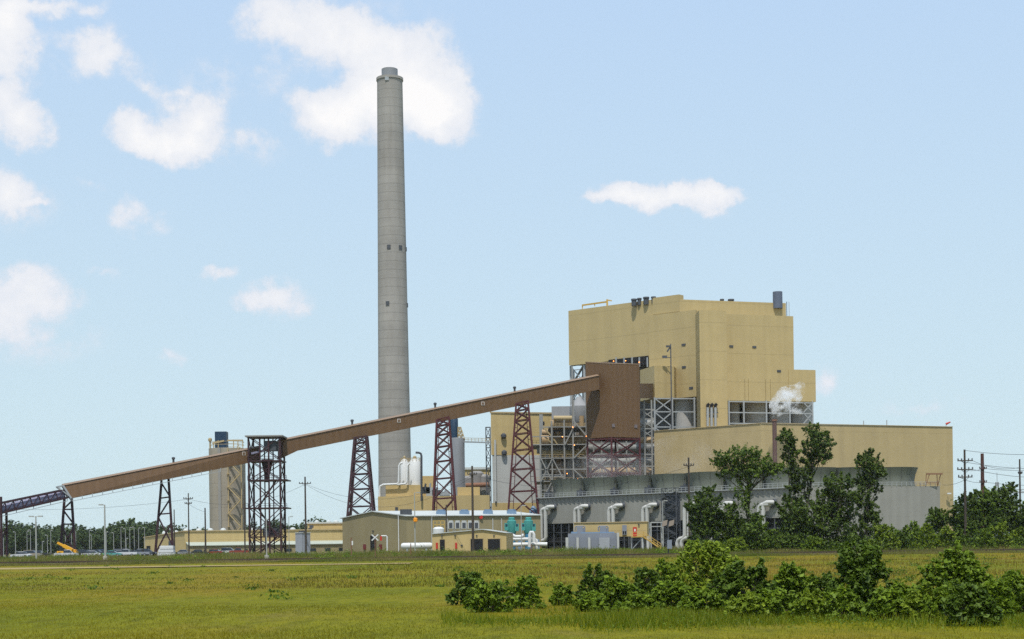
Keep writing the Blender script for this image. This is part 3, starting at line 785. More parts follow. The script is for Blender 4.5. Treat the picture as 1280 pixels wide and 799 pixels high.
zcb = zz(828, 457.5, 495)
MB().prism([cA, cB, cC, cC + Vector((3, 12)), cA + Vector((5, 10))], zz(830, 497.5, 495), zcb).build('corner_box', TAN, bh)
# recessed core, interior shade painted into its grey, and casings seen through the steelwork
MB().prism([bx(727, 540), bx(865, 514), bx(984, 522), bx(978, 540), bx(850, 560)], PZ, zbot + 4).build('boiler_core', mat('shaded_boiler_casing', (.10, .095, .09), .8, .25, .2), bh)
for px, d, r_ in ((856, 506, 3.6), (915, 507, 2.2), (942, 508, 4.0), (973, 509, 3.8), (1000, 510, 3.6)):
    q = bx(px, d); MB().lathe(q, [(r_, PZ), (r_, zwl + 2)], 20).build('coal_bunker', mat('bunker_grey', (.40, .39, .37), .6, .1, .15), bh)
pr = Plane(wA, lB); plf = Plane(cB, sA); pls = Plane(sB, sC); plb = Plane(b1l, b1r); plu = Plane(A, B); plw = Plane(wA, wB)
m = MB()
for px in (911, 929.5, 957.8, 987, 1015.5): pr.slab(m, px - .8, 501, px + .8, 600, .45, .1)
for py in (503, 516.5, 530, 548): pr.slab(m, 910, py - .7, 1016, py + .7, .3, .15)
a0, a1, a2 = pr.at(1004, 503), pr.at(1016, 503), pr.at(1016, 530)
for z0, z1 in ((503, 516), (516, 530)):
    m.bar(pr.at(1004, z0, .3), pr.at(1016, z1, .3), .3); m.bar(pr.at(1016, z0, .3), pr.at(1004, z1, .3), .3)
for k, (x0, x1) in enumerate(((818, 840.5), )):
    for px in (818.3, 840.5, 868): plf.slab(m, px - .9, 497, px + .9, 600, .5, .1)
    for py in (498.5, 515, 534, 552): plf.slab(m, 818, py - .7, 869, py + .7, .3, .15)
    for z0, z1 in ((498, 515), (515, 534), (534, 552)):
        m.bar(plf.at(x0, z0, .3), plf.at(x1, z1, .3), .35); m.bar(plf.at(x1, z0, .3), plf.at(x0, z1, .3), .35)
m.build('steel_frame', STEEL, bh)
for px, py, pl in ((854.6, 431, plb), (855, 459, plb), (864, 485, plb), (914, 433, plw), (942.8, 434, plw), (973.6, 464, plw)):
    pl.slab(MB(), px - 2.4, py - 1.3, px + 2.4, py + 1.3, .15, .02).build('vent', DKGREY, bh)
pls.slab(MB(), 893.5 + 1, 384, 902, 387.6, .4, .02).build('louvre', STEEL, bh) if False else None
# long seams of vertical doors on the wing
m = MB()
for px in (931, 935.5, 957, 963): plw.slab(m, px - .15, 474, px + .15, 501, .08, .01)
m.build('door_seam', mat('dark_door_joint', (.24, .18, .075), .7), bh)  # door joints drawn as strips of a darker tan
# slot of dark windows under the upper block
m = MB(); plu.slab(m, 762, 447.5, 812, 458.5, .1, .55); m.build('slot_window', BLACK, bh)
for px in (772, 782, 792, 801, 811): plu.slab(MB(), px - .7, 447, px + .7, 459, .3, .66).build('mullion', STEEL, bh)
for px, py in ((767, 451.5), (782, 451), (799, 453)):
    q = plu.at(px, py, 1.1); MB().lathe(q.xy, [(.04, q.z - .15), (.18, q.z), (.04, q.z + .15)], 8).build('work_lamp', LAMPO, bh)
for px in (884.6, 889.4, 894.2):
    a, b_ = pls.at(px, 533, .6), pls.at(px, 509, .6)
    m = MB(); m.tube([a, b_], .42, 10); o = m.build('exhaust_pipe', STEEL, bh)
    MB().tube([b_, b_ + Vector((.0, 0, .6)), b_ + Vector((.5, -.2, 1.0))], .5, 10).build('pipe_cap', BLACK, o)
m = MB(); pls.slab(m, 882, 515.6, 897, 516.8, .35, .3); m.build('pipe_bracket', DKSTEEL, bh)
# roof equipment
for px0, px1, py0, py1, d in ((789, 796, 373.8, 379, 512), (796.5, 802, 372.8, 378, 512), (804, 811.5, 371.5, 377, 510), (814, 820, 371, 376, 509), (900, 905, 374, 379, 508), (910, 917.5, 374.2, 379.5, 509)):
    c = xy((px0 + px1) / 2, d, 376); z0, z1 = zz(px0, py1, d) - 1.0, zz(px0, py0, d); r_ = (px1 - px0) / 2 / F * d
    MB().lathe(c, [(r_ * .9, z0), (r_ * .9, z1 - .5), (r_ * 1.1, z1 - .5), (r_ * 1.05, z1)], 16).build('roof_vent', DKGREY, bh)
c = xy(972, 512, 372); r_ = 6 / F * 512
MB().lathe(c, [(r_, zz(972, 382, 512) - 1), (r_, zz(972, 365, 512)), (r_ * .85, zz(972, 365, 512)), (r_ * .85, zz(972, 365, 512) - 1.5)], 24).build('exhaust_stack', mat('stack_blue_grey', (.10, .12, .17), .6, .2), bh)
a, b_ = P(728, 386, 528), P(759, 379.5, 521); m = MB()
m.bar(a, a + Vector((0, 0, 1.2)), .35); m.bar(a + Vector((0, 0, 1.2)), b_ + Vector((0, 0, .6)), .5); m.bar(b_ - Vector((0, 0, 1.5)), b_ + Vector((0, 0, 1.4)), .6); m.bar(b_ + Vector((0, 0, 1.2)), b_ + Vector((1.6, 0, .9)), .35)
m.bar(a.lerp(b_, .5), a.lerp(b_, .5) + Vector((0, 0, .9)), .3); m.build('roof_davit', YEL, bh)
m = MB(); q = plf.at(839.5, 520, .9); zt_ = P(839.5, 430, q.y).z; m.bar(Vector((q.x, q.y, PZ)), (q.x, q.y, zt_), .35)
m.bar((q.x - .1, q.y, zt_ - 1), (q.x - 1.2, q.y, zt_ - 2.5), .5); m.box((q.x - .8, q.y - .2, zt_ - .8), (1.5, .5, .6)); m.box((q.x - 2.0, q.y - .2, zt_ - 4.2), (1.6, .5, .8)); m.bar((q.x, q.y, zt_ - 4.5), (q.x - 2, q.y, zt_ - 4.3), .2)
m.build('light_mast', DKSTEEL, bh)
# penthouse right-hand ladder and small roof rail
m = MB(); q = P(983.5, 392, 513)
for k in range(5): m.bar((q.x, q.y, q.z - 2), (q.x, q.y, q.z + 4), .15)
m.bar((q.x + .8, q.y, q.z - 2), (q.x + .8, q.y, q.z + 4), .15); m.build('ladder', STEEL, bh)
# open stair tower below the left end of the upper block
m = MB()
p4 = [xy(714, 533, 520), xy(731, 528, 520), xy(735, 542, 520), xy(718, 545, 520)]
zs = [PZ + (zbot - PZ) * k / 10 for k in range(11)]
lattice(m, [(p.x, p.y, PZ) for p in p4], [(p.x, p.y, zbot) for p in p4], [k / 10 for k in range(11)], .7, .3, 'Z')
for k in range(10):
    a, b_ = (p4[0], p4[1]) if k % 2 else (p4[1], p4[0]); m.bar((a.x + .5, a.y + 3, zs[k]), (b_.x, b_.y + 3, zs[k + 1]), .9, .25)
m.build('stair_tower', STEEL, bh)

# ------------------------------------------------------------------ turbine hall
tA, tB, tC = xy(818.5, 455, 600), xy(952, 430, 600), xy(1191.5, 453, 600)
ztop = zz(953, 529.3, 430); bk = Vector((30, 70))
th = thing('turbine_hall', 'long plain tan turbine hall in front of the boiler house', 'building', (tB.x, tB.y, PZ))
MB().prism([tA, tB, tC, tC + Vector((-8, 40)), tA + Vector((20, 35))], PZ, ztop).build('wall', HALL, th)
m = MB()
for a, b_ in ((tA, tB), (tB, tC)):
    n = Plane(a, b_).n * .12; m.bar((a.x + n.x, a.y + n.y, ztop + .12), (b_.x + n.x, b_.y + n.y, ztop + .05), .26, .14)
m.build('coping', mat('coping_metal', (.42, .325, .17), .5, .05), th)
for px, h in ((1079.5, 1.6), (1108.5, 1.9)):
    q = Plane(tB, tC).at(px, 531, -3); MB().tube([(q.x, q.y, ztop), (q.x, q.y, ztop + h)], .14, 6).build('roof_pipe', STEEL, th)
pt = Plane(tB, tC); q = pt.at(1185, 618, .3)
m = MB(); m.bar(q, q + Vector((0, -1.0, .2)), .2); m.box((q.x, q.y - 1.1, q.z + .2), (1.2, .6, .4)); m.build('wall_lamp', WHITE, th)
q = pt.at(1182.5, 528, -1); wsk = thing('windsock', 'tiny red windsock on the roof end of the tan turbine hall', 'windsock', (q.x, q.y, ztop))
MB().tube([(q.x, q.y, ztop - .1), (q.x, q.y, ztop + 1.0)], .08, 6).build('pole', STEEL, wsk); MB().tube([(q.x, q.y, ztop + .9), (q.x + 1.3, q.y, ztop + 1.5)], [.35, .18], 8).build('sock', RED, wsk)
# thin steam pipe and its plume
d = 424; q = xy(969, d, 600); z1 = zz(967, 524, d)
sp_ = thing('steam_pipe', 'thin rust-brown vent pipe with steam, before the turbine hall', 'vent pipe', (q.x, q.y, PZ))
MB().tube([(q.x, q.y, PZ), (q.x, q.y, z1)], .62, 12).build('pipe', mat('brown_pipe', (.12, .07, .06), .7, .2), sp_)
MB().lathe(q, [(.62, z1 - .6), (.8, z1 - .6), (.8, z1 - .1), (.62, z1 - .1)], 12, False).build('collar', RUSTY, sp_)


def volume_mat(name, dens_, thr0, thr1, scale, col=(1, 1, 1)):
    m = bpy.data.materials.new(name); m.use_nodes = True; t = m.node_tree; t.nodes.clear()
    o = t.nodes.new('ShaderNodeOutputMaterial'); v = t.nodes.new('ShaderNodeVolumePrincipled'); t.links.new(v.outputs[0], o.inputs['Volume'])
    v.inputs['Color'].default_value = (*col, 1); v.inputs['Anisotropy'].default_value = .2
    g = t.nodes.new('ShaderNodeNewGeometry'); n = t.nodes.new('ShaderNodeTexNoise'); n.inputs['Scale'].default_value = scale; n.inputs['Detail'].default_value = 5; n.inputs['Roughness'].default_value = .62
    t.links.new(g.outputs['Position'], n.inputs['Vector'])
    mr_ = t.nodes.new('ShaderNodeMapRange'); t.links.new(n.outputs['Fac'], mr_.inputs[0])
    mr_.inputs[1].default_value = thr0; mr_.inputs[2].default_value = thr1; mr_.inputs[3].default_value = 0; mr_.inputs[4].default_value = dens_
    t.links.new(mr_.outputs[0], v.inputs['Density']); return m


pl_ = MB(); pts = [(967, 525, .5), (967.5, 519, 1.5), (971, 511, 2.6), (977, 503, 3.3), (985, 497, 3.6), (993, 492, 3.0), (999, 486, 2.0), (1003, 478, .8)]
pl_.tube([P(a, b_, d) for a, b_, _ in pts], [r for *_, r in pts], 14)
pl_.tube([P(974, 508, d), P(985, 507, d), P(996, 511, d), P(1004, 516, d)], [1.2, 2.0, 1.7, .6], 12)
o = pl_.build('steam_plume', volume_mat('white_steam', 1.1, .47, .74, .40)); tag(o, 'white steam drifting from the thin brown vent pipe', 'steam', kind='stuff')
mv = MB()
for px, py, rx, ry in ((760, 588, 70, 22), (850, 572, 45, 30)):
    dd = 436; q = P(px, py, dd); rx_, rz_ = rx / F * dd, ry / F * dd
    ring = [(max(.05, math.cos(t_) * 1.0), math.sin(t_)) for t_ in [(-.5 + k / 8) * math.pi for k in range(9)]]
    n0 = len(mv.v); mv.lathe((0, 0), [(r_, z_) for r_, z_ in ring], 16)
    for k in range(n0, len(mv.v)):
        vx, vy, vz = mv.v[k]; mv.v[k] = (q.x + vx * rx_, q.y + vy * 6, q.z + vz * rz_)
o = mv.build('cooling_mist', volume_mat('thin_mist', .035, .40, .70, .09)); tag(o, 'thin warm mist rising over the cooling tower fans', 'mist', kind='stuff')

# ------------------------------------------------------------------ cooling tower
kA, kB, kC = xy(673, 428, 660), xy(992, 370, 660), xy(1175.5, 378, 660)
kt = thing('cooling_tower', 'long low grey cooling tower with white pipe pairs along its side', 'cooling tower', (kA.x + 25, kA.y, PZ))
zdk = zz(985, 609, 370); zdk = (zdk + zz(676, 622, 428)) / 2
lw = Plane(kA, kB); rw = Plane(kB, kC); zl = lw.at(700, 654.5).z
kD, kE = kC + Vector((5, 26)), kA + Vector((16, 24))
MB().prism([kA, kB, kC, kD, kE], zl, zdk).build('upper_wall', GREYW, kt)
ins = 1.2
MB().prism([kA + Vector((.9, 1.2)), kB + Vector((-.3, 1.6)), kB + Vector((6, 12)), kE + Vector((-.5, -2))], PZ, zl + .02).build('air_inlet', BLACK, kt)
MB().prism([kB + (kC - kB) * .02 + Vector((0, .02)), kC, kD, kE.lerp(kD, .4)], PZ, zl).build('end_wall', GREYW, kt)
L_ = (kB - kA).length; m = MB(); nf = 30
for k in range(nf + 1):
    q = kA.lerp(kB, k / nf) + lw.n * -.25; m.bar((q.x, q.y, PZ), (q.x, q.y, zl), .3)
q0, q1 = kA + lw.n * -.2, kB + lw.n * -.2
for f in (.33, .66): m.bar((q0.x, q0.y, PZ + (zl - PZ) * f), (q1.x, q1.y, PZ + (zl - PZ) * f), .16)
m.build('inlet_louvre_frame', DKGREY, kt)
m = MB(); a, b_ = kA + lw.n * .3, kB + lw.n * .3
m.bar((a.x, a.y, zdk - .12), (b_.x, b_.y, zdk - .12), .6, .22)
for z_ in (.55, 1.05): m.bar((a.x, a.y, zdk + z_), (b_.x, b_.y, zdk + z_), .10)
for k in range(61):
    q = a.lerp(b_, k / 60); m.bar((q.x, q.y, zdk), (q.x, q.y, zdk + 1.05), .09)
a, b_ = kB + rw.n * .1, kC + rw.n * .1
for z_ in (.55, 1.05): m.bar((a.x, a.y, zdk + z_), (b_.x, b_.y, zdk + z_), .10)
for k in range(31):
    q = a.lerp(b_, k / 30); m.bar((q.x, q.y, zdk), (q.x, q.y, zdk + 1.05), .09)
m.build('deck_walkway', mat('walkway_steel', (.33, .34, .34), .5, .15), kt)
m = MB(); inn_ = (kB - kA).normalized()
for k in range(52):
    q = kA.lerp(kB, (k + 1.2) / 53); o_ = q + lw.n * .55; w_ = q + inn_ * .9; m.bar((w_.x + lw.n.x * .1, w_.y + lw.n.y * .1, zdk - 2.0), (o_.x, o_.y, zdk - .3), .11)
m.build('walkway_bracket_frame', DKGREY, kt)
# fan stacks on the deck
inn = (kB - kA).normalized(); back = Vector((-lw.n.x, -lw.n.y))
for k in range(7):
    q = kA + inn * (L_ * (k + .62) / 7.1) + back * 7.6; r_ = 6.3; h_ = 4.9
    m = MB().lathe(q, [(r_ * .99, zdk), (r_ * .96, zdk + h_ * .3), (r_ * 1.0, zdk + h_ * .65), (r_ * 1.1, zdk + h_), (r_ * 1.04, zdk + h_), (r_ * .9, zdk + h_ * .5)], 28, False)
    fs_ = m.build('fan_stack', SHROUD, kt)
    m = MB()
    for j in range(14):
        an = j * 2 * math.pi / 14; cs, sn = math.cos(an), math.sin(an)
        pr_ = [(r_ * 1.0, zdk), (r_ * .97, zdk + h_ * .3), (r_ * 1.01, zdk + h_ * .65), (r_ * 1.11, zdk + h_)]
        for (ra, za_), (rb_, zb_) in zip(pr_, pr_[1:]): m.bar((q.x + cs * ra, q.y + sn * ra, za_), (q.x + cs * rb_, q.y + sn * rb_, zb_), .08)
    m.build('rib_lattice', mat('shroud_joint', (.11, .115, .11), .7), fs_)
for k in range(3):
    q = kB.lerp(kC, (k + .6) / 3.65) + Vector((-.5, 6.5)); r_ = 6.5; h_ = 4.8
    fs_ = MB().lathe(q, [(r_ * .94, zdk), (r_ * .90, zdk + h_ * .3), (r_ * .95, zdk + h_ * .65), (r_ * 1.06, zdk + h_), (r_ * 1.0, zdk + h_), (r_ * .88, zdk + h_ * .5)], 28, False).build('fan_stack', SHROUD, kt)
    m = MB()
    for j in range(14):
        an = j * 2 * math.pi / 14; cs, sn = math.cos(an), math.sin(an)
        pr_ = [(r_ * .97, zdk), (r_ * .93, zdk + h_ * .3), (r_ * .98, zdk + h_ * .65), (r_ * 1.09, zdk + h_)]
        for (ra, za_), (rb_, zb_) in zip(pr_, pr_[1:]): m.bar((q.x + cs * ra, q.y + sn * ra, za_), (q.x + cs * rb_, q.y + sn * rb_, zb_), .08)
    m.build('rib_lattice', mat('shroud_joint', (.11, .115, .11), .7), fs_)


# riser pipe pairs: elbow out of the wall, down, jog to the left, down into the ground
for px in (693, 735, 777.5, 820, 872, 914, 965):
    for off in (0, -1):
        o_ = 1.35
        w0 = lw.at(px + 1, 636 - (px - 690) * .02); top_ = lw.at(px - 7 - 5.2 * (off == -1), 634 - (px - 690) * .02 + (2.5 if off else 0))
        t_ = inn; q = top_.xy + lw.n * o_; zt_ = top_.z
        wq = q + Vector(t_) * (1.9 if off == 0 else 2.3); ww = Vector((w0.x, w0.y))
        bot = PZ + 2.7; R_ = 1.0
        path = [(*(wq + Vector(t_) * 1.0 - lw.n * (o_ - .2)), zt_), (*(wq + Vector(t_) * .2), zt_), (*(q + Vector(t_) * R_), zt_), (*(q + Vector(t_) * .3), zt_ - .25), (*q, zt_ - 1.0), (*q, bot + 1.0), (*(q - Vector(t_) * .3), bot + .25), (*(q - Vector(t_) * 1.0), bot), (*(q - Vector(t_) * 1.5), bot - .1), (*(q - Vector(t_) * 2.2), bot - .5), (*(q - Vector(t_) * 2.5), bot - 1.2), (*(q - Vector(t_) * 2.5), PZ)]
        if px in (735, 777.5, 820): path = path[:5] + [(*q, PZ)]
        pp = MB(); pp.tube(path, .55, 12); o = pp.build('riser_pipe', PIPEW, kt)
        MB().tube([path[0], tuple(Vector(path[0]).lerp(Vector(path[1]), .45))], .85, 12).build('flange', DKGREY, o)
        mb_ = MB(); mb_.bar((*(q - Vector(t_) * .9), zt_ - 3.4), (*(q + Vector(t_) * 3.5), zt_ - 3.4), .14); mb_.build('pipe_bracket', DKSTEEL, o) if off == 0 else None
# dark stair tower between the two halves
m = MB(); s4 = [lw.at(832, 640).xy, lw.at(850, 640).xy]; s4 = s4 + [s4[1] + lw.n * 1.6, s4[0] + lw.n * 1.6]
lattice(m, [(p.x, p.y, PZ) for p in s4], [(p.x, p.y, zdk + 1.0) for p in s4], [k / 8 for k in range(9)], .2, .11, 'Z')
for k in range(8):
    a, b_ = (s4[3], s4[2]) if k % 2 else (s4[2], s4[3]); za, zb = [PZ + (zdk - PZ) * j / 8 for j in (k, k + 1)]
    m.bar((a.x, a.y + .8, za), (b_.x, b_.y + .8, zb), .5, .18)
m.build('stair_tower', DKGREY, kt)
m = MB(); q = lw.slab(m, 832, 618, 850, 655, .1, .04); m.build('stair_backing', mat('shaded_stair_gap', (.05, .055, .065), .8, .2), kt)  # flat dark sheet painted in for the shaded gap behind the stairs
# antenna-like rack at the far end of the deck
m = MB(); a, b_ = rw.at(1157, 608), rw.at(1172, 608)
for f in (0, 1): m.bar(a.lerp(b_, f), P(1158 + f * 18, 592, a.y), .16); m.bar(a.lerp(b_, f), P(1162 + f * 9, 592, a.y), .16)
m.bar(P(1158, 592.5, a.y), P(1178, 592.5, a.y), .5, .35); m.bar(P(1159, 603, a.y), P(1172, 603, a.y), .16); m.bar(P(1142, 605, a.y), P(1172, 605, a.y), .12)
for px in (1145, 1150, 1155): m.bar(P(px, 609, a.y), P(px, 603.5, a.y), .12)
m.build('deck_rack', RUSTY, kt)
# hoods beside each fan on the walkway
for k in range(5):
    q = kA + inn * (L_ * (k + .12) / 7.1 + 2) + back * .8; m = MB(); m.box((q.x, q.y, zdk + .8), (2.0, 1.3, 1.5), math.atan2(inn.y, inn.x)); m.tube([(q.x, q.y, zdk + 1.5), (q.x, q.y, zdk + 2.1)], .35, 8); m.build('fan_motor', DKGREY, kt)


# ------------------------------------------------------------------ conveyors
def gallery(name, label, TL, BL, TR, BR, dL, dR, w=3.4, ridge=.55, kink=None):
    tl, bl, tr, br = P(*TL, dL), P(*BL, dL), P(*TR, dR), P(*BR, dR)
    ax = (tr - tl).xy.normalized(); pn = Vector((-ax.y, ax.x)); pn = pn if pn.y > 0 else -pn; off = Vector((pn.x * w, pn.y * w, 0))
    t = thing(name, label, 'conveyor gallery', (*((bl + br) / 2).xy, min(bl.z, br.z)))
    MB().hexa([bl, br, br + off, bl + off], [tl, tr, tr + off, tl + off]).build('cladding', BROWN, t)
    up = Vector((0, 0, ridge)); lo = Vector((0, 0, .06)); ov = Vector((pn.x * .22, pn.y * .22, 0)); e = (tr - tl).normalized() * .35
    r0, r1 = tl - e + off / 2 + up, tr + e * .1 + off / 2 + up
    a, b_, c_, d_ = tl - e - ov + lo, tr - ov + lo, tr + off + ov + lo, tl - e + off + ov + lo; th_ = Vector((0, 0, .12))
    m = MB(); m.add([a, b_, r1, r0, d_, c_, a - th_ * .3, b_ - th_ * .3, c_ - th_ * .3, d_ - th_ * .3], [(0, 1, 2, 3), (3, 2, 5, 4), (6, 9, 8, 7), (0, 6, 7, 1), (4, 5, 8, 9), (0, 3, 4, 9, 6), (1, 7, 8, 5, 2)])
    m.build('roof', BROWNLIT, t)
    return t, tl, bl, tr, br, off


def gal_details(t, pl, tl, tr, bl, br, vents, wins, off):
    for px, py in vents:
        a, b_ = ray(px, py); f = (px - 0); best = min((abs((tl.lerp(tr, k / 200) + off / 2).x / (tl.lerp(tr, k / 200) + off / 2).y - a), k) for k in range(201))[1] / 200
        q = tl.lerp(tr, best) + off / 2; m = MB(); m.lathe(q.xy, [(.28, q.z + .3), (.28, q.z + 1.3), (.45, q.z + 1.3), (.45, q.z + 1.75), (.2, q.z + 1.9)], 10); m.build('roof_vent', DKGREY, t)
    for px, py in wins:
        o = pl.slab(MB(), px - 2.1, py - 2.3, px + 2.1, py + 2.3, .08, .02).build('window', mat('pale_frame', (.45, .40, .36), .6), t); pl.slab(MB(), px - 1.2, py - 1.5, px + 1.2, py + 1.5, .05, .101).build('pane', BROWN, o)


g1, tl, bl, tr, br, off = gallery('conveyor_gallery', 'lower brown conveyor gallery, from the open truss up to the lattice transfer tower', (80, 607), (90, 622.8), (326, 559), (326, 575.5), 384, 402)
gal_details(g1, Plane(tl, tr), tl, tr, bl, br, [(217, 576)], [(304.7, 567)], off)
m = MB(); h0 = Vector((0, 0, 0)); a, b_ = tl.copy(), bl.copy(); sl_ = (tr - tl).normalized()
fr = [a, b_, b_ + off, a + off]
for k in range(4): m.bar(fr[k] - sl_ * .15, fr[(k + 1) % 4] - sl_ * .15, .4)
hd = [p - sl_ * 1.6 for p in (a, a + off)]; m.bar(hd[0], hd[1], .35); m.bar(a, hd[0], .35); m.bar(a + off, hd[1], .35); m.bar(hd[0], b_, .25); m.bar(hd[1], b_ + off, .25)
m.build('end_frame', STEEL, g1)
m = MB(); e0 = bl + Vector((0, 0, -.75)); e1 = br + Vector((0, 0, -.75)); m.bar(e0, e0.lerp(e1, .78), .13)
for k in range(16): q = e0.lerp(e1, .78 * k / 15); m.bar(q, q + Vector((0, 0, .9)), .13)
m.build('service_pipe_frame', STEEL, g1)

g2, tl2, bl2, tr2, br2, off2 = gallery('conveyor_gallery', 'long upper brown conveyor gallery, from the lattice transfer tower to the brown transfer house', (351, 551.2), (351, 567.6), (749, 469.6), (749, 487), 404, 440)
gal_details(g2, Plane(tl2, tr2), tl2, tr2, bl2, br2, [(439.7, 532), (543, 510.5), (642.5, 489.5)], [(498.6, 526), (603.5, 504.5)], off2)
ks = bl2.lerp(br2, 20 / 398.)
m = MB(); dz = Vector((0, 0, -1.25)); m.add([bl2, ks, ks + off2, bl2 + off2, bl2 + dz, bl2 + off2 + dz], [(0, 4, 1), (3, 2, 5), (4, 5, 2, 1), (0, 3, 5, 4)]); m.build('tail_hopper', BROWN, g2)

# open truss conveyor at the left edge
ot = thing('truss_conveyor', 'open dark truss conveyor with a purple-grey hood feeding the lower gallery', 'conveyor', (*P(40, 640, 378).xy, P(40, 640, 378).z))
dL, dR = 366, 384; pts_t = lambda f: P(-46 + 126 * f, 639.2 - 26.4 * f, dL + (dR - dL) * f); pts_b = lambda f: P(-46 + 130 * f, 652.6 - 30.2 * f, dL + (dR - dL) * f)
pn = Vector((-(pts_t(1) - pts_t(0)).y, (pts_t(1) - pts_t(0)).x, 0)).normalized() * 2.8; m = MB(); nb = 12
for o_ in (Vector((0, 0, 0)), pn):
    m.bar(pts_t(0) + o_, pts_t(1) + o_, .38); m.bar(pts_b(0) + o_, pts_b(1) + o_, .42)
    for k in range(nb + 1):
        f = k / nb; m.bar(pts_t(f) + o_, pts_b(f) + o_, .2)
        if k < nb:
            g_ = (k + 1) / nb; m.bar(pts_b(f) + o_, pts_t(g_) + o_, .15)
for k in range(nb + 1): f = k / nb; m.bar(pts_t(f), pts_t(f) + pn, .2); m.bar(pts_b(f), pts_b(f) + pn, .2)
m.build('truss_frame', DKMAROON, ot)
hp = []
for f in (0, 1):
    c_ = pts_b(f).lerp(pts_t(f), .38) + pn * .5; hp.append(c_)
MB().tube(hp, 1.05, 14).build('belt_hood', BELT, ot)
m = MB(); e0 = pts_b(0) + Vector((0, 0, -.8)); e1 = pts_b(1) + Vector((0, 0, -.8)); m.bar(e0, e1, .13)
for k in range(7): q = e0.lerp(e1, k / 6); m.bar(q, q + Vector((0, 0, .9)), .13)
m.build('service_pipe_frame', STEEL, ot)


def bent(label, tl_, tr_, bl_, br_, d, mtl, zig):
    """plane trestle: two raking legs with single bracing"""
    a, b_ = P(*tl_, d), P(*tr_, d); c_, e_ = P(*bl_, d), P(*br_, d)
    ext = lambda t, b: t + (b - t) * ((t.z - PZ) / (t.z - b.z))
    c_, e_ = ext(a, c_), ext(b_, e_); mid = (c_ + e_) / 2
    t = thing('conveyor_trestle', label, 'trestle', (mid.x, mid.y, PZ), 'trestles under the conveyors')
    for p, q in ((c_, a), (e_, b_)): MB().bar(p, q, .55).build('leg', mtl, t)
    m = MB()
    for (s0, f0, s1, f1) in zig: m.bar((a.lerp(c_, f0) if s0 == 0 else b_.lerp(e_, f0)), (a.lerp(c_, f1) if s1 == 0 else b_.lerp(e_, f1)), .36)
    m.build('bracing_frame', mtl, t)
    return t


bent('two-legged dark trestle under the joint of the truss and the lower gallery', (80.7, 622), (89.5, 622), (75.1, 697.6), (94.5, 697.6), 388, DKMAROON, [(0, .0, 1, 0), (1, .06, 0, .19), (0, .2, 1, .2), (0, .22, 1, .44), (0, .45, 1, .45), (1, .5, 0, .95), (0, .5, 1, .95)])
bent('two-legged dark trestle under the middle of the lower gallery', (202.2, 599), (210.6, 597), (194, 692.7), (216.6, 692.7), 396, DKMAROON, [(0, .0, 1, 0), (0, .05, 1, .24), (0, .25, 1, .25), (1, .28, 0, .5), (0, .46, 1, .46), (0, .5, 1, .88), (1, .58, 0, .98)])
# the column at the very left edge
q = xy(2.5, 372); z1 = zz(2.5, 621, 372); e0 = thing('conveyor_column', 'single dark column carrying the truss conveyor at the left edge', 'column', (q.x, q.y, PZ))
MB().bar((q.x, q.y - .3, PZ), (q.x, q.y - .3, z1), .5).build('post', DKMAROON, e0); MB().bar((q.x, q.y + 3.6, PZ), (q.x, q.y + 3.6, z1 - 3), .5).build('post', DKMAROON, e0)
MB().bar((q.x, q.y - .3, PZ + 4), (q.x, q.y + 3.6, PZ + 8), .25).build('brace', DKMAROON, e0)


def tower4(label, tl_, tr_, bl_, br_, d, dp, mtl, levels):
    a, b_ = P(*tl_, d), P(*tr_, d); c_, e_ = P(*bl_, d), P(*br_, d)
    ext = lambda t, b: t + (b - t) * ((t.z - PZ) / (t.z - b.z))
    wt = abs(b_.x - a.x); wb = abs(e_.x - c_.x); c2, e2 = ext(a, c_), ext(b_, e_)
    tb4 = [a, b_, b_ + Vector((0, dp, 0)), a + Vector((0, dp, 0))]; rt = (e2 - c2).length / max((b_ - a).length, .1); ex = dp * (rt - 1) / 2
    bb = [c2 + Vector((0, -ex, 0)), e2 + Vector((0, -ex, 0)), e2 + Vector((0, dp + ex, 0)), c2 + Vector((0, dp + ex, 0))]
    mid = (bb[0] + bb[2]) / 2
    t = thing('conveyor_trestle', label, 'trestle', (mid.x, mid.y, PZ), 'trestles under the conveyors')
    for i in range(4): MB().bar(bb[i], tb4[i], .52).build('leg', mtl, t)
    m = MB(); lattice(m, bb, tb4, levels, 0, .27, 'X', legs=False)
    # inner verticals close to the legs, as laced columns
    for i in range(4):
        j = (i + 1) % 4; p0, p1 = bb[i].lerp(bb[j], .16), tb4[i].lerp(tb4[j], .2); m.bar(p0, p1, .2)
        for k in range(12):
            f = k / 12; m.bar(bb[i].lerp(tb4[i], f), p0.lerp(p1, f), .16)
    m.build('bracing_lattice', mtl, t); return t


lv = [0, .22, .40, .55, .68, .79, .88, .95, 1]
tower4('dark laced trestle behind the gabled end of the front shed', (443, 547), (458, 545), (435, 645), (467, 645), 411, 3.2, DKMAROON, lv)
tower4('maroon laced trestle between the white tanks and the blue-topped silo', (545.8, 524.5), (561, 521), (541.5, 639), (569.5, 639), 421, 3.2, MAROON, lv)
tower4('tallest maroon laced trestle, in front of the scrubber building', (645.2, 504.5), (660, 501), (635.6, 636), (672.4, 636), 430, 3.2, MAROON, lv)

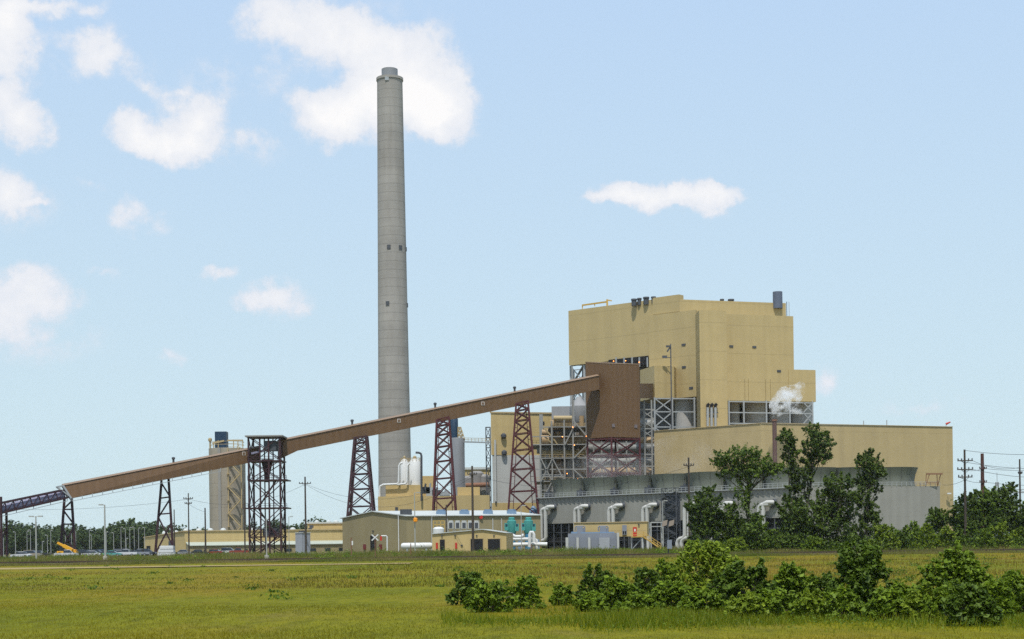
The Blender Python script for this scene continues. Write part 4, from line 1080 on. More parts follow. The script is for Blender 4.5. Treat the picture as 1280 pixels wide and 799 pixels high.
# lattice transfer tower
d = 398; q = [xy(312.3, d), xy(351.5, d)]; wd = (q[1] - q[0]).length; q += [q[1] + Vector((0, wd * .9)), q[0] + Vector((0, wd * .9))]
tt_ = thing('transfer_tower', 'square dark lattice tower where the two conveyor galleries meet', 'tower', ((q[0].x + q[2].x) / 2, (q[0].y + q[2].y) / 2, PZ))
ztp = zz(331, 546, d); lev = [zz(331, y, d) for y in (690, 671, 635, 600, 576, 546)]; lev[0] = PZ; fr_ = [(z - PZ) / (ztp - PZ) for z in lev]
for p in q: MB().bar((p.x, p.y, PZ), (p.x, p.y, ztp), .46).build('leg', DKMAROON, tt_)
m = MB(); lattice(m, [(p.x, p.y, PZ) for p in q], [(p.x, p.y, ztp) for p in q], [0] + [x_ for a, b_ in zip(fr_, fr_[1:]) for x_ in ([b_] if b_ - a < .16 else [b_])], .5, .21, 'X', legs=False)
for f in (.36, .64):
    p0, p1 = q[0].lerp(q[1], f), q[3].lerp(q[2], f); m.bar((p0.x, p0.y, PZ), (p0.x, p0.y, ztp), .4); m.bar((p1.x, p1.y, PZ), (p1.x, p1.y, ztp), .3)
m.build('bracing_lattice', DKMAROON, tt_)
for k, z_ in enumerate(lev[1:5]):
    ex = 1.4 if k in (1, 2) else .2
    m = MB(); m.prism([q[0] + Vector((-.3 - (ex if k == 1 else 0), -.3)), q[1] + Vector((.3 + ex, -.3)), q[2] + Vector((.3 + ex, .3)), q[3] + Vector((-.3, .3))], z_ - .18, z_ + .12)
    pf = m.build('platform', DKMAROON, tt_); m = MB()
    a, b_ = q[0] + Vector((-.3 - (ex if k == 1 else 0), -.3)), q[1] + Vector((.3 + ex, -.3))
    for h_ in (.6, 1.1): m.bar((a.x, a.y, z_ + h_), (b_.x, b_.y, z_ + h_), .09)
    for j in range(9): u_ = a.lerp(b_, j / 8); m.bar((u_.x, u_.y, z_), (u_.x, u_.y, z_ + 1.1), .09)
    m.build('railing_frame', DKMAROON, pf)
for k in range(3):
    z0, z1 = lev[k] if k else PZ, lev[k + 1]; a, b_ = q[0].lerp(q[1], .25), q[0].lerp(q[1], .85)
    if k % 2: a, b_ = b_, a
    MB().bar((a.x, a.y + 1.5, z0), (b_.x, b_.y + 1.5, z1), .9, .3).build('stair_flight', DKMAROON, tt_)
MB().prism([q[0] + Vector((-.8, -.8)), q[1] + Vector((.8, -.8)), q[2] + Vector((.8, .8)), q[3] + Vector((-.8, .8))], ztp, ztp + .35).build('roof', mat('roof_sheet_grey', (.25, .24, .22), .6), tt_)
c_ = (q[0] + q[2]) / 2
MB().box((c_.x + 1.4, c_.y - 1.5, (lev[4] + ztp) / 2 + .8), (3.2, 3.5, 2.6)).build('drive_house', DKGREY, tt_)
MB().bar((c_.x - 3.6, c_.y - 2, lev[4] + 2.0), (c_.x + 2.5, c_.y - 2, lev[4] + 3.4), 1.5, .5).build('belt', BELT, tt_)
m = MB(); m.lathe((c_.x + .3, c_.y - 1.2), [(.5, lev[3] - .5), (.6, lev[3] + 1), (1.4, lev[4] - .8), (1.5, lev[4] + .5)], 12); m.build('chute', DKMAROON, tt_)
MB().box((c_.x + 1.0, c_.y, lev[1] + 1.2), (4.0, 3, 2.0)).build('equipment_box', DKGREY, tt_)
# brown transfer house and its red legs
hA, hB, hC = xy(732.5, 446, 500), xy(763.5, 440, 500), xy(799.8, 445, 500); hD = hA + (hC - hB)
zb_ = zz(765, 546.5, 441)
ho = thing('transfer_house', 'tall windowless brown transfer house on red steel legs', 'building', ((hA.x + hC.x) / 2, (hA.y + hC.y) / 2 + 3, PZ))
zt4 = [zz(731, 453.2, 446), zz(763, 455, 440), zz(799, 456, 445), zz(765, 455, 450)]
MB().prism([hA, hB, hC, hD], zb_, zt4).build('cladding', BROWN, ho)
m = MB(); e = .18; zr = [z_ + .25 for z_ in zt4]; cc_ = (hA + hC) / 2; o4 = [p + (p - cc_) * .015 for p in (hA, hB, hC, hD)]
m.prism(o4, [z_ + .01 for z_ in zt4], zr); m.build('roof', BROWNLIT, ho)
for px, py in ((766.5, 532), (794.5, 533)): Plane(hB, hC).slab(MB(), px - 1.8, py - 2, px + 1.8, py + 2, .15, .02).build('louvre', mat('louvre_blue_grey', (.16, .13, .13), .6), ho)
m = MB(); Plane(hA, hB).slab(m, 747.2, 467.5, 749.8, 489, .35, .0); m.build('gallery_collar', BROWN, ho)
lg = [hA.lerp(cc_, .03), hB.lerp(cc_, .03), hC.lerp(cc_, .03), hD.lerp(cc_, .03)]
for p in lg: MB().bar((p.x, p.y, PZ), (p.x, p.y, zb_), .55).build('leg', MAROON, ho)
m = MB(); lattice(m, [(p.x, p.y, PZ) for p in lg], [(p.x, p.y, zb_ - .4) for p in lg], [0, .25, .5, .68, .84, 1], .5, .32, 'X', legs=False)
for f in (.5, .68, .84, .985):
    z_ = PZ + (zb_ - PZ) * f
    for i in range(4): m.bar((lg[i].x, lg[i].y, z_), (lg[(i + 1) % 4].x, lg[(i + 1) % 4].y, z_), .45)
m.build('bracing_lattice', MAROON, ho)
m = MB(); a, b_ = hC, cA; pz0, pz1 = zz(808, 498, 450), zz(808, 479.5, 450); v_ = Vector((4.5, 46)); m.prism([hC + Vector((-3.2, 3.6)), hC + Vector((-.1, .8)), xy(816.3, 492.5, 490), xy(812, 499, 490)], [zz(808, 498, k_) for k_ in (449, 446, 492, 499)], [zz(808, 479.5, k_) for k_ in (449, 446, 492, 499)]); m.build('link_duct', mat('dark_brown_siding', (.12, .065, .035), .6, .08), ho)

# ------------------------------------------------------------------ pipe-rack steelwork between scrubber and boiler
pf = thing('process_steelwork', 'grey open steelwork with tan ducts between the scrubber building and the boiler house', 'steelwork', (*xy(705, 470), PZ))
m = MB()
cols = [(676, 518), (690.5, 526), (706, 525), (717, 458), (734, 470)]
for dd, w_ in ((462, .46), (474, .38), (486, .38)):
    for px, ty in cols:
        if dd > 470 and ty < 500: ty = 500
        p_ = xy(px + (dd - 462) * .12, dd, 600); m.bar((p_.x, p_.y, PZ), (p_.x, p_.y, zz(px, ty, dd)), w_)
    for py in (534, 546, 556, 573, 587, 602, 613, 628):
        a, b_ = P(664 if py > 540 else 676, py, dd), P(735, py - .5, dd); m.bar(a, b_, .30)
for px0, px1, py0, py1 in ((676, 690.5, 573, 602), (690.5, 676, 573, 602), (690.5, 706, 573, 602), (717, 734, 526, 546), (717, 734, 587, 602), (734, 717, 556, 573), (717, 734, 613, 628), (676, 690, 628, 602), (706, 717, 556, 534)):
    m.bar(P(px0, py0, 461.5), P(px1, py1, 461.5), .36)
for px, _ in cols[:3]:
    for py in (546, 573, 602): m.bar(P(px, py, 462), P(px + 1.5, py, 486), .35)
m.build('steel_frame', RACK, pf)
m = MB()
for py, r_, px0, px1, dd in ((531, 1.5, 688, 716, 468), (551, 1.7, 676, 735, 470)):
    m = MB(); m.tube([P(px0, py, dd), P(px1, py, dd)], r_, 14); m.build('duct', DUCT, pf)
for py, r_, px0, px1, dd in ((562, 1.3, 671, 708, 467), (540, 1.2, 700, 718, 472), (580, 1.6, 692, 735, 474)):
    m = MB(); m.tube([P(px0, py, dd), P(px1, py, dd)], r_, 14); m.build('duct', mat('dull_grey_duct', (.25, .245, .235), .6, .15, dirt=.25), pf)
for py, px0, px1 in ((556, 664, 735), (573, 676, 735), (602, 670, 735), (534, 686, 735)):
    m = MB(); a, b_ = P(px0, py, 463), P(px1, py, 463); m.prism([a.xy, b_.xy, b_.xy + Vector((0, 22)), a.xy + Vector((0, 22))], a.z - .1, a.z + .12); f_ = m.build('platform', mat('grating', (.16, .16, .16), .8, .2), pf)
    m = MB()
    for h_ in (.6, 1.15): m.bar(a + Vector((0, -.2, h_)), b_ + Vector((0, -.2, h_)), .1)
    for j in range(12): u_ = a.lerp(b_, j / 11) + Vector((0, -.2, 0)); m.bar(u_, u_ + Vector((0, 0, 1.15)), .1)
    m.build('railing_frame', TANR, f_)
for py, r_, px0, px1, dd, mm in ((523, .8, 692, 716, 466, TANR), (541, 1.0, 677, 716, 478, DUCT), (566, .9, 678, 733, 466, TANR), (588, 1.3, 680, 734, 468, DUCT), (596, .7, 676, 706, 465, RACK), (608, 1.2, 690, 735, 470, DUCT), (620, .9, 676, 735, 467, TANR)):
    MB().tube([P(px0, py, dd), P(px1, py, dd)], r_, 12).build('duct', mm, pf)
for px, y0, y1, dd in ((684, 560, 602, 466), (699, 540, 600, 469), (712, 556, 612, 467), (727, 520, 590, 470), (722, 575, 630, 468)):
    MB().tube([P(px, y0, dd), P(px, y1, dd)], .75, 10).build('duct', DUCT if px % 2 else RACK, pf)
for px0, py0, px1, py1 in ((679, 534, 690, 546), (690, 546, 697, 556), (681, 546, 692, 556)):
    MB().bar(P(px0, py0, 464), P(px1, py1, 464), 1.0, .4).build('stair_flight', TANR, pf)
MB().prism([xy(690, 492, 560), xy(735, 492, 560), xy(735, 499, 560), xy(690, 499, 560)], PZ, zz(700, 524, 492)).build('casing', mat('casing_grey_brown', (.16, .125, .09), .8, .25, .2), pf)
MB().prism([xy(689.5, 494, 515), xy(717, 494, 515), xy(717, 502, 515), xy(689.5, 502, 515)], zz(700, 560, 494), zz(700, 508, 494)).build('hopper_house', mat('grey_hopper', (.27, .27, .27), .7, .1), pf)
for px, py in ((703, 546), (716, 534), (709, 592), (722, 599), (718, 556.5), (733, 545.5)):
    q_ = P(px, py, 461); MB().lathe(q_.xy, [(.04, q_.z - .15), (.16, q_.z), (.04, q_.z + .15)], 8).build('work_lamp', LAMPO, pf)
m = MB(); q_ = P(724, 516, 478); m.lathe(q_.xy, [(2.2, q_.z - 3), (3.0, q_.z - 1), (3.0, q_.z + 2), (1.5, q_.z + 3.6), (.8, q_.z + 5)], 16); m.build('cyclone', mat('grey_hopper', (.27, .27, .27), .7, .1), pf)
# equipment behind the red legs of the transfer house
for px0, px1, py, r_, mm in ((735, 818, 560, 1.5, RACK), (737, 815, 577, 1.2, RACK), (740, 816, 590, 1.4, DUCT), (800, 817, 530, 1.2, RACK), (800, 817, 552, 1.4, DUCT)):
    MB().tube([P(px0, py, 474), P(px1, py - .5, 474)], r_, 12).build('duct', mm, pf)
m = MB()
for px in (742, 752, 772, 783, 806, 815): p_ = xy(px, 466, 560); m.bar((p_.x, p_.y, PZ), (p_.x, p_.y, zz(px, 500 if px > 800 else 549, 466)), .45)
for py in (512, 524, 536): m.bar(P(800, py, 466), P(818, py, 466), .35); m.bar(P(800, py, 466), P(818, py + 12, 466), .28); m.bar(P(818, py, 470), P(800, py + 12, 470), .28)
for py in (555, 568, 583, 597): m.bar(P(735, py, 466), P(818, py, 466), .4)
for px in (742, 783): m.bar(P(px, 568, 465.6), P(px + 20, 597, 465.6), .3); m.bar(P(px + 20, 568, 465.6), P(px, 597, 465.6), .3)
m.build('steel_frame', RACK, pf)

# ------------------------------------------------------------------ scrubber building, silos, tanks, sheds
d = 500; a, b_, c_ = xy(614.5, d, 600), xy(676, d + 4, 600), xy(692, d + 6, 600); bk_ = Vector((6, 16))
sb_ = thing('scrubber_building', 'tan building with a pale grey middle band, behind the tallest trestle', 'building', (a.x + 8, a.y + 8, PZ))
z0, z1, z2 = zz(640, 628.5, d), zz(640, 568.5, d), zz(640, 516.3, d)
MB().prism([a, b_, b_ + bk_, a + bk_], PZ, z0).build('base_wall', TAN2, sb_)
MB().prism([a + Vector((.3, .3)), b_ + Vector((-.3, .3)), b_ + bk_, a + bk_], z0, z1).build('grey_wall', GREYC, sb_)
MB().prism([a, c_, c_ + bk_, a + bk_], z1, z2).build('upper_wall', TAN2, sb_)
m = MB(); m.prism([a + Vector((-.3, -.3)), c_ + Vector((.3, -.3)), c_ + bk_, a + bk_ + Vector((-.3, 0))], z2, z2 + .5); m.build('roof', TANR, sb_)
ps = Plane(a, b_)
for px, py in ((629.5, 545), (630.3, 566)): q_ = ps.at(px, py, .5); MB().lathe(q_.xy, [(.3, q_.z - .9), (.9, q_.z - .4), (.9, q_.z + .4), (.3, q_.z + .9)], 10).build('wall_fan', DKGREY, sb_)
ps.slab(MB(), 678.5, 527, 680.5, 532, .15, .02).build('door', BLACK, sb_)
m = MB(); q_ = ps.at(619.5, 600, .5); m.tube([(q_.x, q_.y, z0 + .5), (q_.x, q_.y, zz(619, 550, d))], .35, 8); m.build('downpipe', GREYC, sb_)

d = 520; c_ = xy(572.3, d, 600)
bs = thing('blue_topped_silo', 'slim grey silo with a dark blue cap house and a walkway, right of the smokestack', 'silo', (c_.x, c_.y, PZ))
r_ = 9 / F * d; zt_ = zz(572, 549, d)
MB().lathe(c_, [(r_, PZ), (r_, zt_), (r_ * .9, zt_ + .4)], 28).build('shell', mat('silo_grey', (.17, .178, .19), .6, .1, .12), bs)
cc = xy(567.8, d, 540); MB().lathe(cc, [(4.9 / F * d, zt_), (4.9 / F * d, zz(567, 524, d)), (4.2 / F * d, zz(567, 523, d))], 20).build('cap_house', BLUEC, bs)
m = MB(); lattice(m, [(*(c_ + Vector((.3, -1.2))), zt_), (*(c_ + Vector((2.5, -1.2))), zt_), (*(c_ + Vector((2.5, 1.2))), zt_), (*(c_ + Vector((.3, 1.2))), zt_)], [(*(c_ + Vector((.3, -1.2))), zt_ + 4), (*(c_ + Vector((1.3, -1.2))), zt_ + 4), (*(c_ + Vector((1.3, 1.2))), zt_ + 4), (*(c_ + Vector((.3, 1.2))), zt_ + 4)], [0, .33, .66, 1], .25, .2, 'X'); m.build('stair_frame', TANR, bs)
a, b_ = P(581, 552.5, d), P(616, 553.5, 505); m = MB(); m.bar(a, b_, 2.0, .5); w_ = m.build('walkway', STEEL, bs); m = MB()
for h_ in (.7, 1.3): m.bar(a + Vector((0, -1, h_)), b_ + Vector((0, -1, h_)), .14)
for j in range(9): u_ = a.lerp(b_, j / 8) + Vector((0, -1, 0)); m.bar(u_, u_ + Vector((0, 0, 1.3)), .14)
m.build('railing_frame', TANR, w_)
q4 = [xy(608, 512, 600), xy(613.5, 512, 600)]; q4 += [q4[1] + Vector((0, 2)), q4[0] + Vector((0, 2))]
sf = thing('stair_tower', 'thin grey stair tower against the edge of the scrubber building', 'stair tower', (*q4[0].lerp(q4[2], .5), PZ)); m = MB()
lattice(m, [(p.x, p.y, PZ) for p in q4], [(p.x, p.y, zz(610, 534, 512)) for p in q4], [k / 12 for k in range(13)], .3, .2, 'Z'); m.build('steel_frame', DKSTEEL, sf)

# process building with white tanks
d = 452
pb = thing('process_building', 'stepped tan process building with two white tanks on its roof', 'building', (*xy(520, d + 8), PZ))
z_ = zz(500, 620.5, d); z2 = zz(500, 606.5, d + 3)
pq = lambda x0, x1, d0, dep: [xy(x0, d0, 630), xy(x1, d0, 630), xy(x1, d0 + dep, 630), xy(x0, d0 + dep, 630)]
MB().prism(pq(472.5, 541, d, 26), PZ, z_).build('lower_block', TAN2, pb)
MB().prism(pq(482.3, 527.5, d + 3, 14), z_, z2).build('upper_block', TAN2, pb)
MB().prism(pq(541.2, 612, d + 4, 20), PZ, zz(570, 619.5, d + 4)).build('side_block', TAN, pb)
MB().prism(pq(572, 600, d + 8, 12), zz(570, 619.5, d + 4), zz(585, 609, d + 8)).build('roof_block', TAN2, pb)
MB().prism(pq(526.5, 545, d + 14, 8), z_, zz(535, 595, d + 14)).build('tower_block', TAN2, pb)
pp_ = Plane(xy(472.5, d, 630), xy(541, d, 630)); pp_.slab(MB(), 494, 634, 497.5, 639, .2, .02).build('vent', DKGREY, pb)
pp_.slab(MB(), 534, 600.5, 537, 606, .2, .02).build('vent', DKGREY, pb) if False else None
for x0, x1, yt in ((500.5, 511, 578), (511.3, 526, 578)):
    dd = d + 6; c_ = xy((x0 + x1) / 2, dd, 590); r_ = (x1 - x0) / 2 / F * dd; zt_ = zz(510, yt, dd)
    o = MB().lathe(c_, [(r_, z2), (r_, zt_), (r_ * .7, zt_ + .7), (r_ * .2, zt_ + 1.1)], 24).build('storage_tank', WHITE, pb); m = MB()
    for h_ in (.6, 1.2): m.lathe(c_, [(r_ * .95, zt_ + h_), (r_ * .95, zt_ + h_ + .1)], 16, False)
    for j in range(10): m.bar((c_.x + r_ * .95 * math.cos(j * .628), c_.y + r_ * .95 * math.sin(j * .628), zt_), (c_.x + r_ * .95 * math.cos(j * .628), c_.y + r_ * .95 * math.sin(j * .628), zt_ + 1.3), .1)
    m.lathe(c_, [(r_ * .3, zt_ + .6), (r_ * .3, zt_ + 1.7), (.05, zt_ + 2.0)], 12); m.build('tank_top_frame', TANR, o)
m = MB(); dd = d + 2
m.tube([P(474.5, 645, dd), P(474.5, 612, dd), P(475.2, 608, dd), P(479, 606, dd), P(496, 605.2, dd), P(498.5, 603, dd), P(499, 582, dd), P(500.5, 579.5, dd), P(503, 579, dd)], .32, 8); m.build('transfer_pipe', WHITE, pb)
m = MB(); m.tube([P(496, 606, dd), P(507, 604.8, dd), P(509, 602, dd), P(509.6, 582, dd), P(512, 579.5, dd)], .3, 8); m.build('transfer_pipe', WHITE, pb)
m = MB(); m.tube([P(527, 626, dd - 3), P(526.8, 570, dd - 3), P(526, 567, dd - 3), P(523.5, 566, dd - 3), P(519.5, 565.8, dd - 3)], .32, 8); m.build('vent_pipe', DKGREY, pb)
for i, (px, py, w_, h_) in enumerate(((531, 613, 3.2, 2), (537, 615, 2.0, 2.6), (545.5, 616, 2.4, 1.6), (556, 617.5, 3, 1.4))):
    q_ = P(px, py, d + 5); m = MB(); m.box((q_.x, q_.y, q_.z), (w_, 2, h_)); m.tube([(q_.x, q_.y - .5, q_.z), (q_.x + .3, q_.y - .5, q_.z + h_)], .3, 8); m.build('roof_unit', STEEL if i % 2 else DKGREY, pb)
pbk = thing('back_building', 'low tan building with a pale roof glimpsed below the silo walkway', 'building', (*xy(596, 580), PZ))
MB().prism(pq(578, 613, 580, 20), PZ, zz(596, 587, 580)).build('wall', TAN2, pbk)
m = MB(); m.prism(pq(577, 614, 579.5, 21), zz(596, 587, 580), zz(596, 584.2, 580)); m.build('roof', OFFW, pbk)
pe = thing('precipitator_unit', 'rusty grey ducting stack beneath the silo walkway', 'machinery', (*xy(598, 545), PZ)); m = MB()
for px, y0, y1, w_ in ((586, 598, 640, 2.2), (596, 592, 640, 2.6), (605, 596, 640, 2.2)): c_ = xy(px, 545, 620); m.lathe(c_, [(w_, PZ), (w_, zz(px, y0, 545)), (w_ * .6, zz(px, y0 - 3, 545))], 14)
m.build('vessel_casing', mat('vessel_grey', (.22, .21, .20), .7, .2, .2), pe); MB().tube([P(582, 607, 541), P(612, 606, 541)], .9, 10).build('header_pipe', RUSTY, pe)

# long front shed
sA, sB, sC = xy(428.2, 405, 670), xy(508, 384, 670), xy(676, 396, 670); dpt = sA - sB
fs = thing('front_shed', 'long low tan shed with a gabled end and pale metal roof', 'shed', (*sB, PZ))
ze = zz(508, 645.6, 384); zr = ze + 1.5; mid = (sA + sB) / 2; sD = sC + dpt
m = MB(); m.add([(*sA, PZ), (*sB, PZ), (*sC, PZ), (*sD, PZ), (*sA, ze), (*sB, ze), (*sC, ze), (*sD, ze), (*mid, zr), (*((sC + sD) / 2), zr)], [(0, 1, 5, 8, 4), (1, 2, 6, 5), (2, 3, 7, 9, 6), (3, 0, 4, 7)]); m.build('wall', TANSH, fs)
eo = (sB - sA).normalized() * .5; go = (sB - sC).normalized() * .4; rm = mid + go; ar, br_ = sA - eo + go, sB + eo + go; cr_, dr_ = sC + eo, sD - eo
m = MB(); k_ = .22
for (p0, p1, p2, p3, q0, q1, q2, q3) in (((*br_, ze), (*cr_, ze), (*((sC + sD) / 2), zr), (*rm, zr)) * 2, ((*dr_, ze), (*ar, ze), (*rm, zr), (*((sC + sD) / 2), zr)) * 2):
    f0 = [Vector(p) + Vector((0, 0, .02)) for p in (p0, p1, p2, p3)]; m.hexa(f0, [p + Vector((0, 0, k_)) for p in f0])
m.build('roof', OFFW, fs)
pg, pl2 = Plane(sA, sB), Plane(sB, sC)
pg.slab(MB(), 463.3, 669.5, 470.3, 690, .1, .02).build('door', BLACK, fs)
pg.slab(MB(), 466, 663.2, 467.4, 664.6, .3, .02).build('wall_lamp', DKGREY, fs)
for px in (456.5, 476.5): pg.slab(MB(), px - 1.1, 680.5, px + 1.1, 687, .4, .02).build('hose_cabinet', mat('dark_red_paint', (.16, .03, .03), .6), fs)
m = MB(); q_ = pg.at(498.3, 670, .25); m.tube([(q_.x, q_.y, PZ), (q_.x, q_.y, ze + .6)], .13, 8); m.build('downpipe', WHITE, fs)
for px in (551.5, 580.5, 610, 639.5):
    q_ = pl2.at(px, 641.5, -3.0); m = MB(); m.box((q_.x, q_.y, ze + .95), (2.5, 2.4, .9)); m.lathe(q_.xy, [(1.0, ze + 1.4), (1.0, ze + 1.75), (.8, ze + 1.75)], 14); m.build('roof_vent', LBLUE, fs)
q_ = pl2.at(507.5, 640, -2.5); MB().box((q_.x, q_.y, ze + 1.2), (2.9, 2, 1.3)).build('air_unit', DKGREY, fs)
q_ = pl2.at(601.3, 646.5, .4); m = MB(); m.lathe((0, 0), [(.5, -.06), (.5, .06)], 8); mm = MB(); mm.add([(q_.x + v[0], q_.y + v[2], q_.z + v[1]) for v in m.v], m.f); mm.build('red_sign', RED, fs)
for px in (539.5, 559, 616, 627): m = MB(); pl2.slab(m, px - .5, 648, px + .5, 690, .12, .02); m.build('downpipe', GREYC, fs)

# small tan hut
d = 342; hA_, hB_ = xy(540.2, d, 676), xy(633, d - 2, 676); ub = Vector((1.5, 12))
ht = thing('garage_hut', 'small tan hut with two dark garage openings before the front shed', 'hut', (*((hA_ + hB_) / 2), PZ))
ze_ = zz(586, 667.3, d); pk_ = hA_.lerp(hB_, .68); m = MB()
zpk = ze_ + .85
m.add([(*hA_, PZ), (*hB_, PZ), (*(hB_ + ub), PZ), (*(hA_ + ub), PZ), (*hA_, ze_), (*hB_, ze_), (*(hB_ + ub), ze_), (*(hA_ + ub), ze_), (*pk_, zpk), (*(pk_ + ub), zpk)], [(0, 1, 5, 8, 4), (1, 2, 6, 5), (2, 3, 7, 9, 6), (3, 0, 4, 7)]); m.build('wall', TAN2, ht)
m = MB(); f_ = Vector((0, -.35))
for p0, p1 in ((hA_, pk_), (pk_, hB_)):
    za, zb = (ze_, zpk) if p0 == hA_ else (zpk, ze_); f0 = [(*(p0 + f_), za + .01), (*(p1 + f_), zb + .01), (*(p1 + ub), zb + .01), (*(p0 + ub), za + .01)]; m.hexa(f0, [(x_, y_, z_ + .16) for x_, y_, z_ in f0])
m.build('roof', OFFW, ht)
ph = Plane(hA_, hB_)
ph.slab(MB(), 550, 674.5, 556, 690, .08, .02).build('door', BLACK, ht)
for x0, x1 in ((588.5, 603.8), (610, 625.2)):
    o = ph.slab(MB(), x0, 673.8, x1, 690, .08, .02).build('garage_opening', BLACK, ht); mm = MB(); ph.slab(mm, x0 - .7, 672.8, x1 + .7, 673.8, .12, .02); ph.slab(mm, x0 - .7, 673.8, x0, 690, .12, .02); ph.slab(mm, x1, 673.8, x1 + .7, 690, .12, .02); mm.build('frame', TANR, o)
for px in (546.3, 570.3): ph.slab(MB(), px - 1.2, 678.5, px + 1.2, 686, .3, .02).build('hose_cabinet', RED, ht)
for px in (552.5, 596, 617.5, 569): ph.slab(MB(), px - .9, 668.8, px + .9, 670.4, .3, .02).build('wall_lamp', DKGREY, ht)
ph.slab(MB(), 576, 681, 578.5, 682.6, .2, .02).build('vent', DKGREY, ht)
# white horizontal tank
d = 352; wt = thing('horizontal_tank', 'white horizontal gas tank beside the small tan hut', 'tank', (*xy(521, d), PZ)); zc_ = zz(520, 682.6, d); rt_ = 4.1 / F * d
a, b_ = xy(501, d, 682), xy(541, d, 682)
MB().tube([(a.x, d, zc_), (a.x + .15, d, zc_), (a.x + .6, d, zc_), (b_.x - .6, d, zc_), (b_.x - .15, d, zc_), (b_.x, d, zc_)], [.15, rt_ * .75, rt_, rt_, rt_ * .75, .15], 18).build('vessel', WHITE, wt)
for f in (.2, .8): MB().box((a.x + (b_.x - a.x) * f, d, (PZ + zc_ - rt_ * .6) / 2), (.4, 1.0, zc_ - rt_ * .6 - PZ)).build('saddle', STEEL, wt)
# white pipe gate and red flag near the shed door
d = 372; a = xy(477, d); gp = thing('bent_pipe', 'white right-angled pipe with a red tag by the shed door', 'pipe', (*xy(484, d), PZ)); z1 = zz(484, 670, d)
b_ = xy(484, d); MB().tube([(b_.x, d, PZ), (b_.x, d, z1 - .2), (b_.x - .2, d, z1), (a.x, d, z1)], .17, 8).build('pipe', WHITE, gp); MB().box((a.x - .1, d - .1, z1 - .6), (.5, .12, 1.1)).build('flag', RED, gp)

# coolers, pumps, pipework in front of the shed
d = 372
for i, px in enumerate((564, 572.5, 580.5, 588.5, 596)):
    q_ = xy(px, d); t = thing('cooler_unit', 'white vertical fan cooler in the row above the small hut roof', 'cooler', (*q_, PZ), 'row of coolers behind the hut')
    zt_ = zz(px, 652.5, d); z0_ = zz(px, 661, d)
    for sx in (-.6, .6): MB().box((q_.x + sx, q_.y, (PZ + z0_) / 2), (.14, .9, z0_ - PZ)).build('leg', STEEL, t)
    MB().box((q_.x, q_.y, (zt_ + z0_) / 2), (1.35, 1.1, zt_ - z0_)).build('casing', GREYC, t); MB().lathe(q_, [(.55, zt_), (.6, zt_ + .35), (.5, zt_ + .35)], 14).build('fan_ring', WHITE, t)
    MB().box((q_.x, q_.y - .58, (zt_ + z0_) / 2), (.8, .08, (zt_ - z0_) * .75)).build('grille', DKGREY, t)
d = 360; q_ = xy(548.5, d); t = thing('white_tank', 'squat white tank with yellow rails behind the small hut', 'tank', (*q_, PZ)); zt_ = zz(548, 661, d)
MB().lathe(q_, [(1.35, PZ), (1.35, zt_), (.9, zt_ + .35), (.2, zt_ + .45)], 20).build('shell', WHITE, t); m = MB()
for h_ in (1.0, 1.9): m.bar((q_.x - 1.3, d + 1.6, zt_ + h_), (q_.x + 1.3, d + 1.6, zt_ + h_), .12)
for j in range(4): m.bar((q_.x - 1.3 + j * .87, d + 1.6, PZ), (q_.x - 1.3 + j * .87, d + 1.6, zt_ + 1.9), .12)
m.build('railing_frame', YEL, t)
for i, (px, lab) in enumerate(((640, 'teal vertical pump on a blue base, nearer the small hut'), (661, 'teal vertical pump on a blue base, nearer the cooling tower'))):
    d = 366; q_ = xy(px, d); t = thing('vertical_pump', lab, 'pump', (*q_, PZ), 'teal pumps by the cooling tower'); k = d / F
    za, zb, zc_ = zz(px, 667, d), zz(px, 651, d), zz(px, 646.5, d)
    MB().lathe(q_, [(.9, PZ), (.9, za)], 16).build('pump_base', PBLUE, t)
    MB().lathe(q_, [(.95, za), (1.1, za + .3), (1.1, zb), (.75, zb + .15), (.75, zc_ - .15), (.5, zc_)], 18).build('motor', TEAL, t)
    for sx, z_ in ((-1.25, .1), (1.25, -.1)): MB().box((q_.x + sx, d - .25, (za + zb) / 2 + z_), (.95, 1.2, 1.8)).build('cooler_box', TEAL, t)
    for sx in (-1.25, 1.25): MB().box((q_.x + sx, d - .85, (za + zb) / 2 + .45), (.5, .12, .5)).build('vent', BLUEC, t)
    MB().box((q_.x + 2.0, d, PZ + 1.4), (1.1, 1.1, 2.8)).build('pipe_stand', LBLUE, t)
pw = thing('header_pipework', 'white horizontal pipes in front of the teal pumps', 'pipework', (*xy(655, 358), PZ)); d = 358
for path, r_ in (([P(633, 674, d), P(668, 674, d), P(670.5, 675.5, d), P(671, 688, d)], .42), ([P(636, 688, d), P(637, 683, d), P(640, 681, d), P(660, 680.5, d), P(684, 680.5, d)], .5), ([P(662, 684, d - 2), P(662.5, 668, d - 2), P(663.5, 665.5, d - 2), P(665.5, 665.5, d - 2), P(667, 668, d - 2), P(667.5, 678, d - 2)], .42), ([P(634, 669.5, d), P(640, 668.5, d), P(644, 671, d), P(652, 671, d), P(655, 668.5, d)], .42)):
    MB().tube([v if v.z > PZ else Vector((v.x, v.y, PZ)) for v in path], r_, 10).build('pipe', WHITE, pw)
for px in (640, 652, 676): q_ = xy(px, d); MB().box((q_.x, d, (PZ + zz(px, 683, d)) / 2), (.3, .8, zz(px, 683, d) - PZ)).build('pipe_support', RUSTY, pw)
d = 372; q_ = xy(667.5, 432); t = thing('blue_hopper', 'pale blue hopper tank against the corner of the cooling tower', 'tank', (*q_, PZ)); r_ = 6 / F * d
MB().lathe(q_, [(r_, PZ), (r_, zz(668, 638, 432)), (r_ * .3, zz(668, 632.5, 432))], 18).build('shell', LBLUE, t)

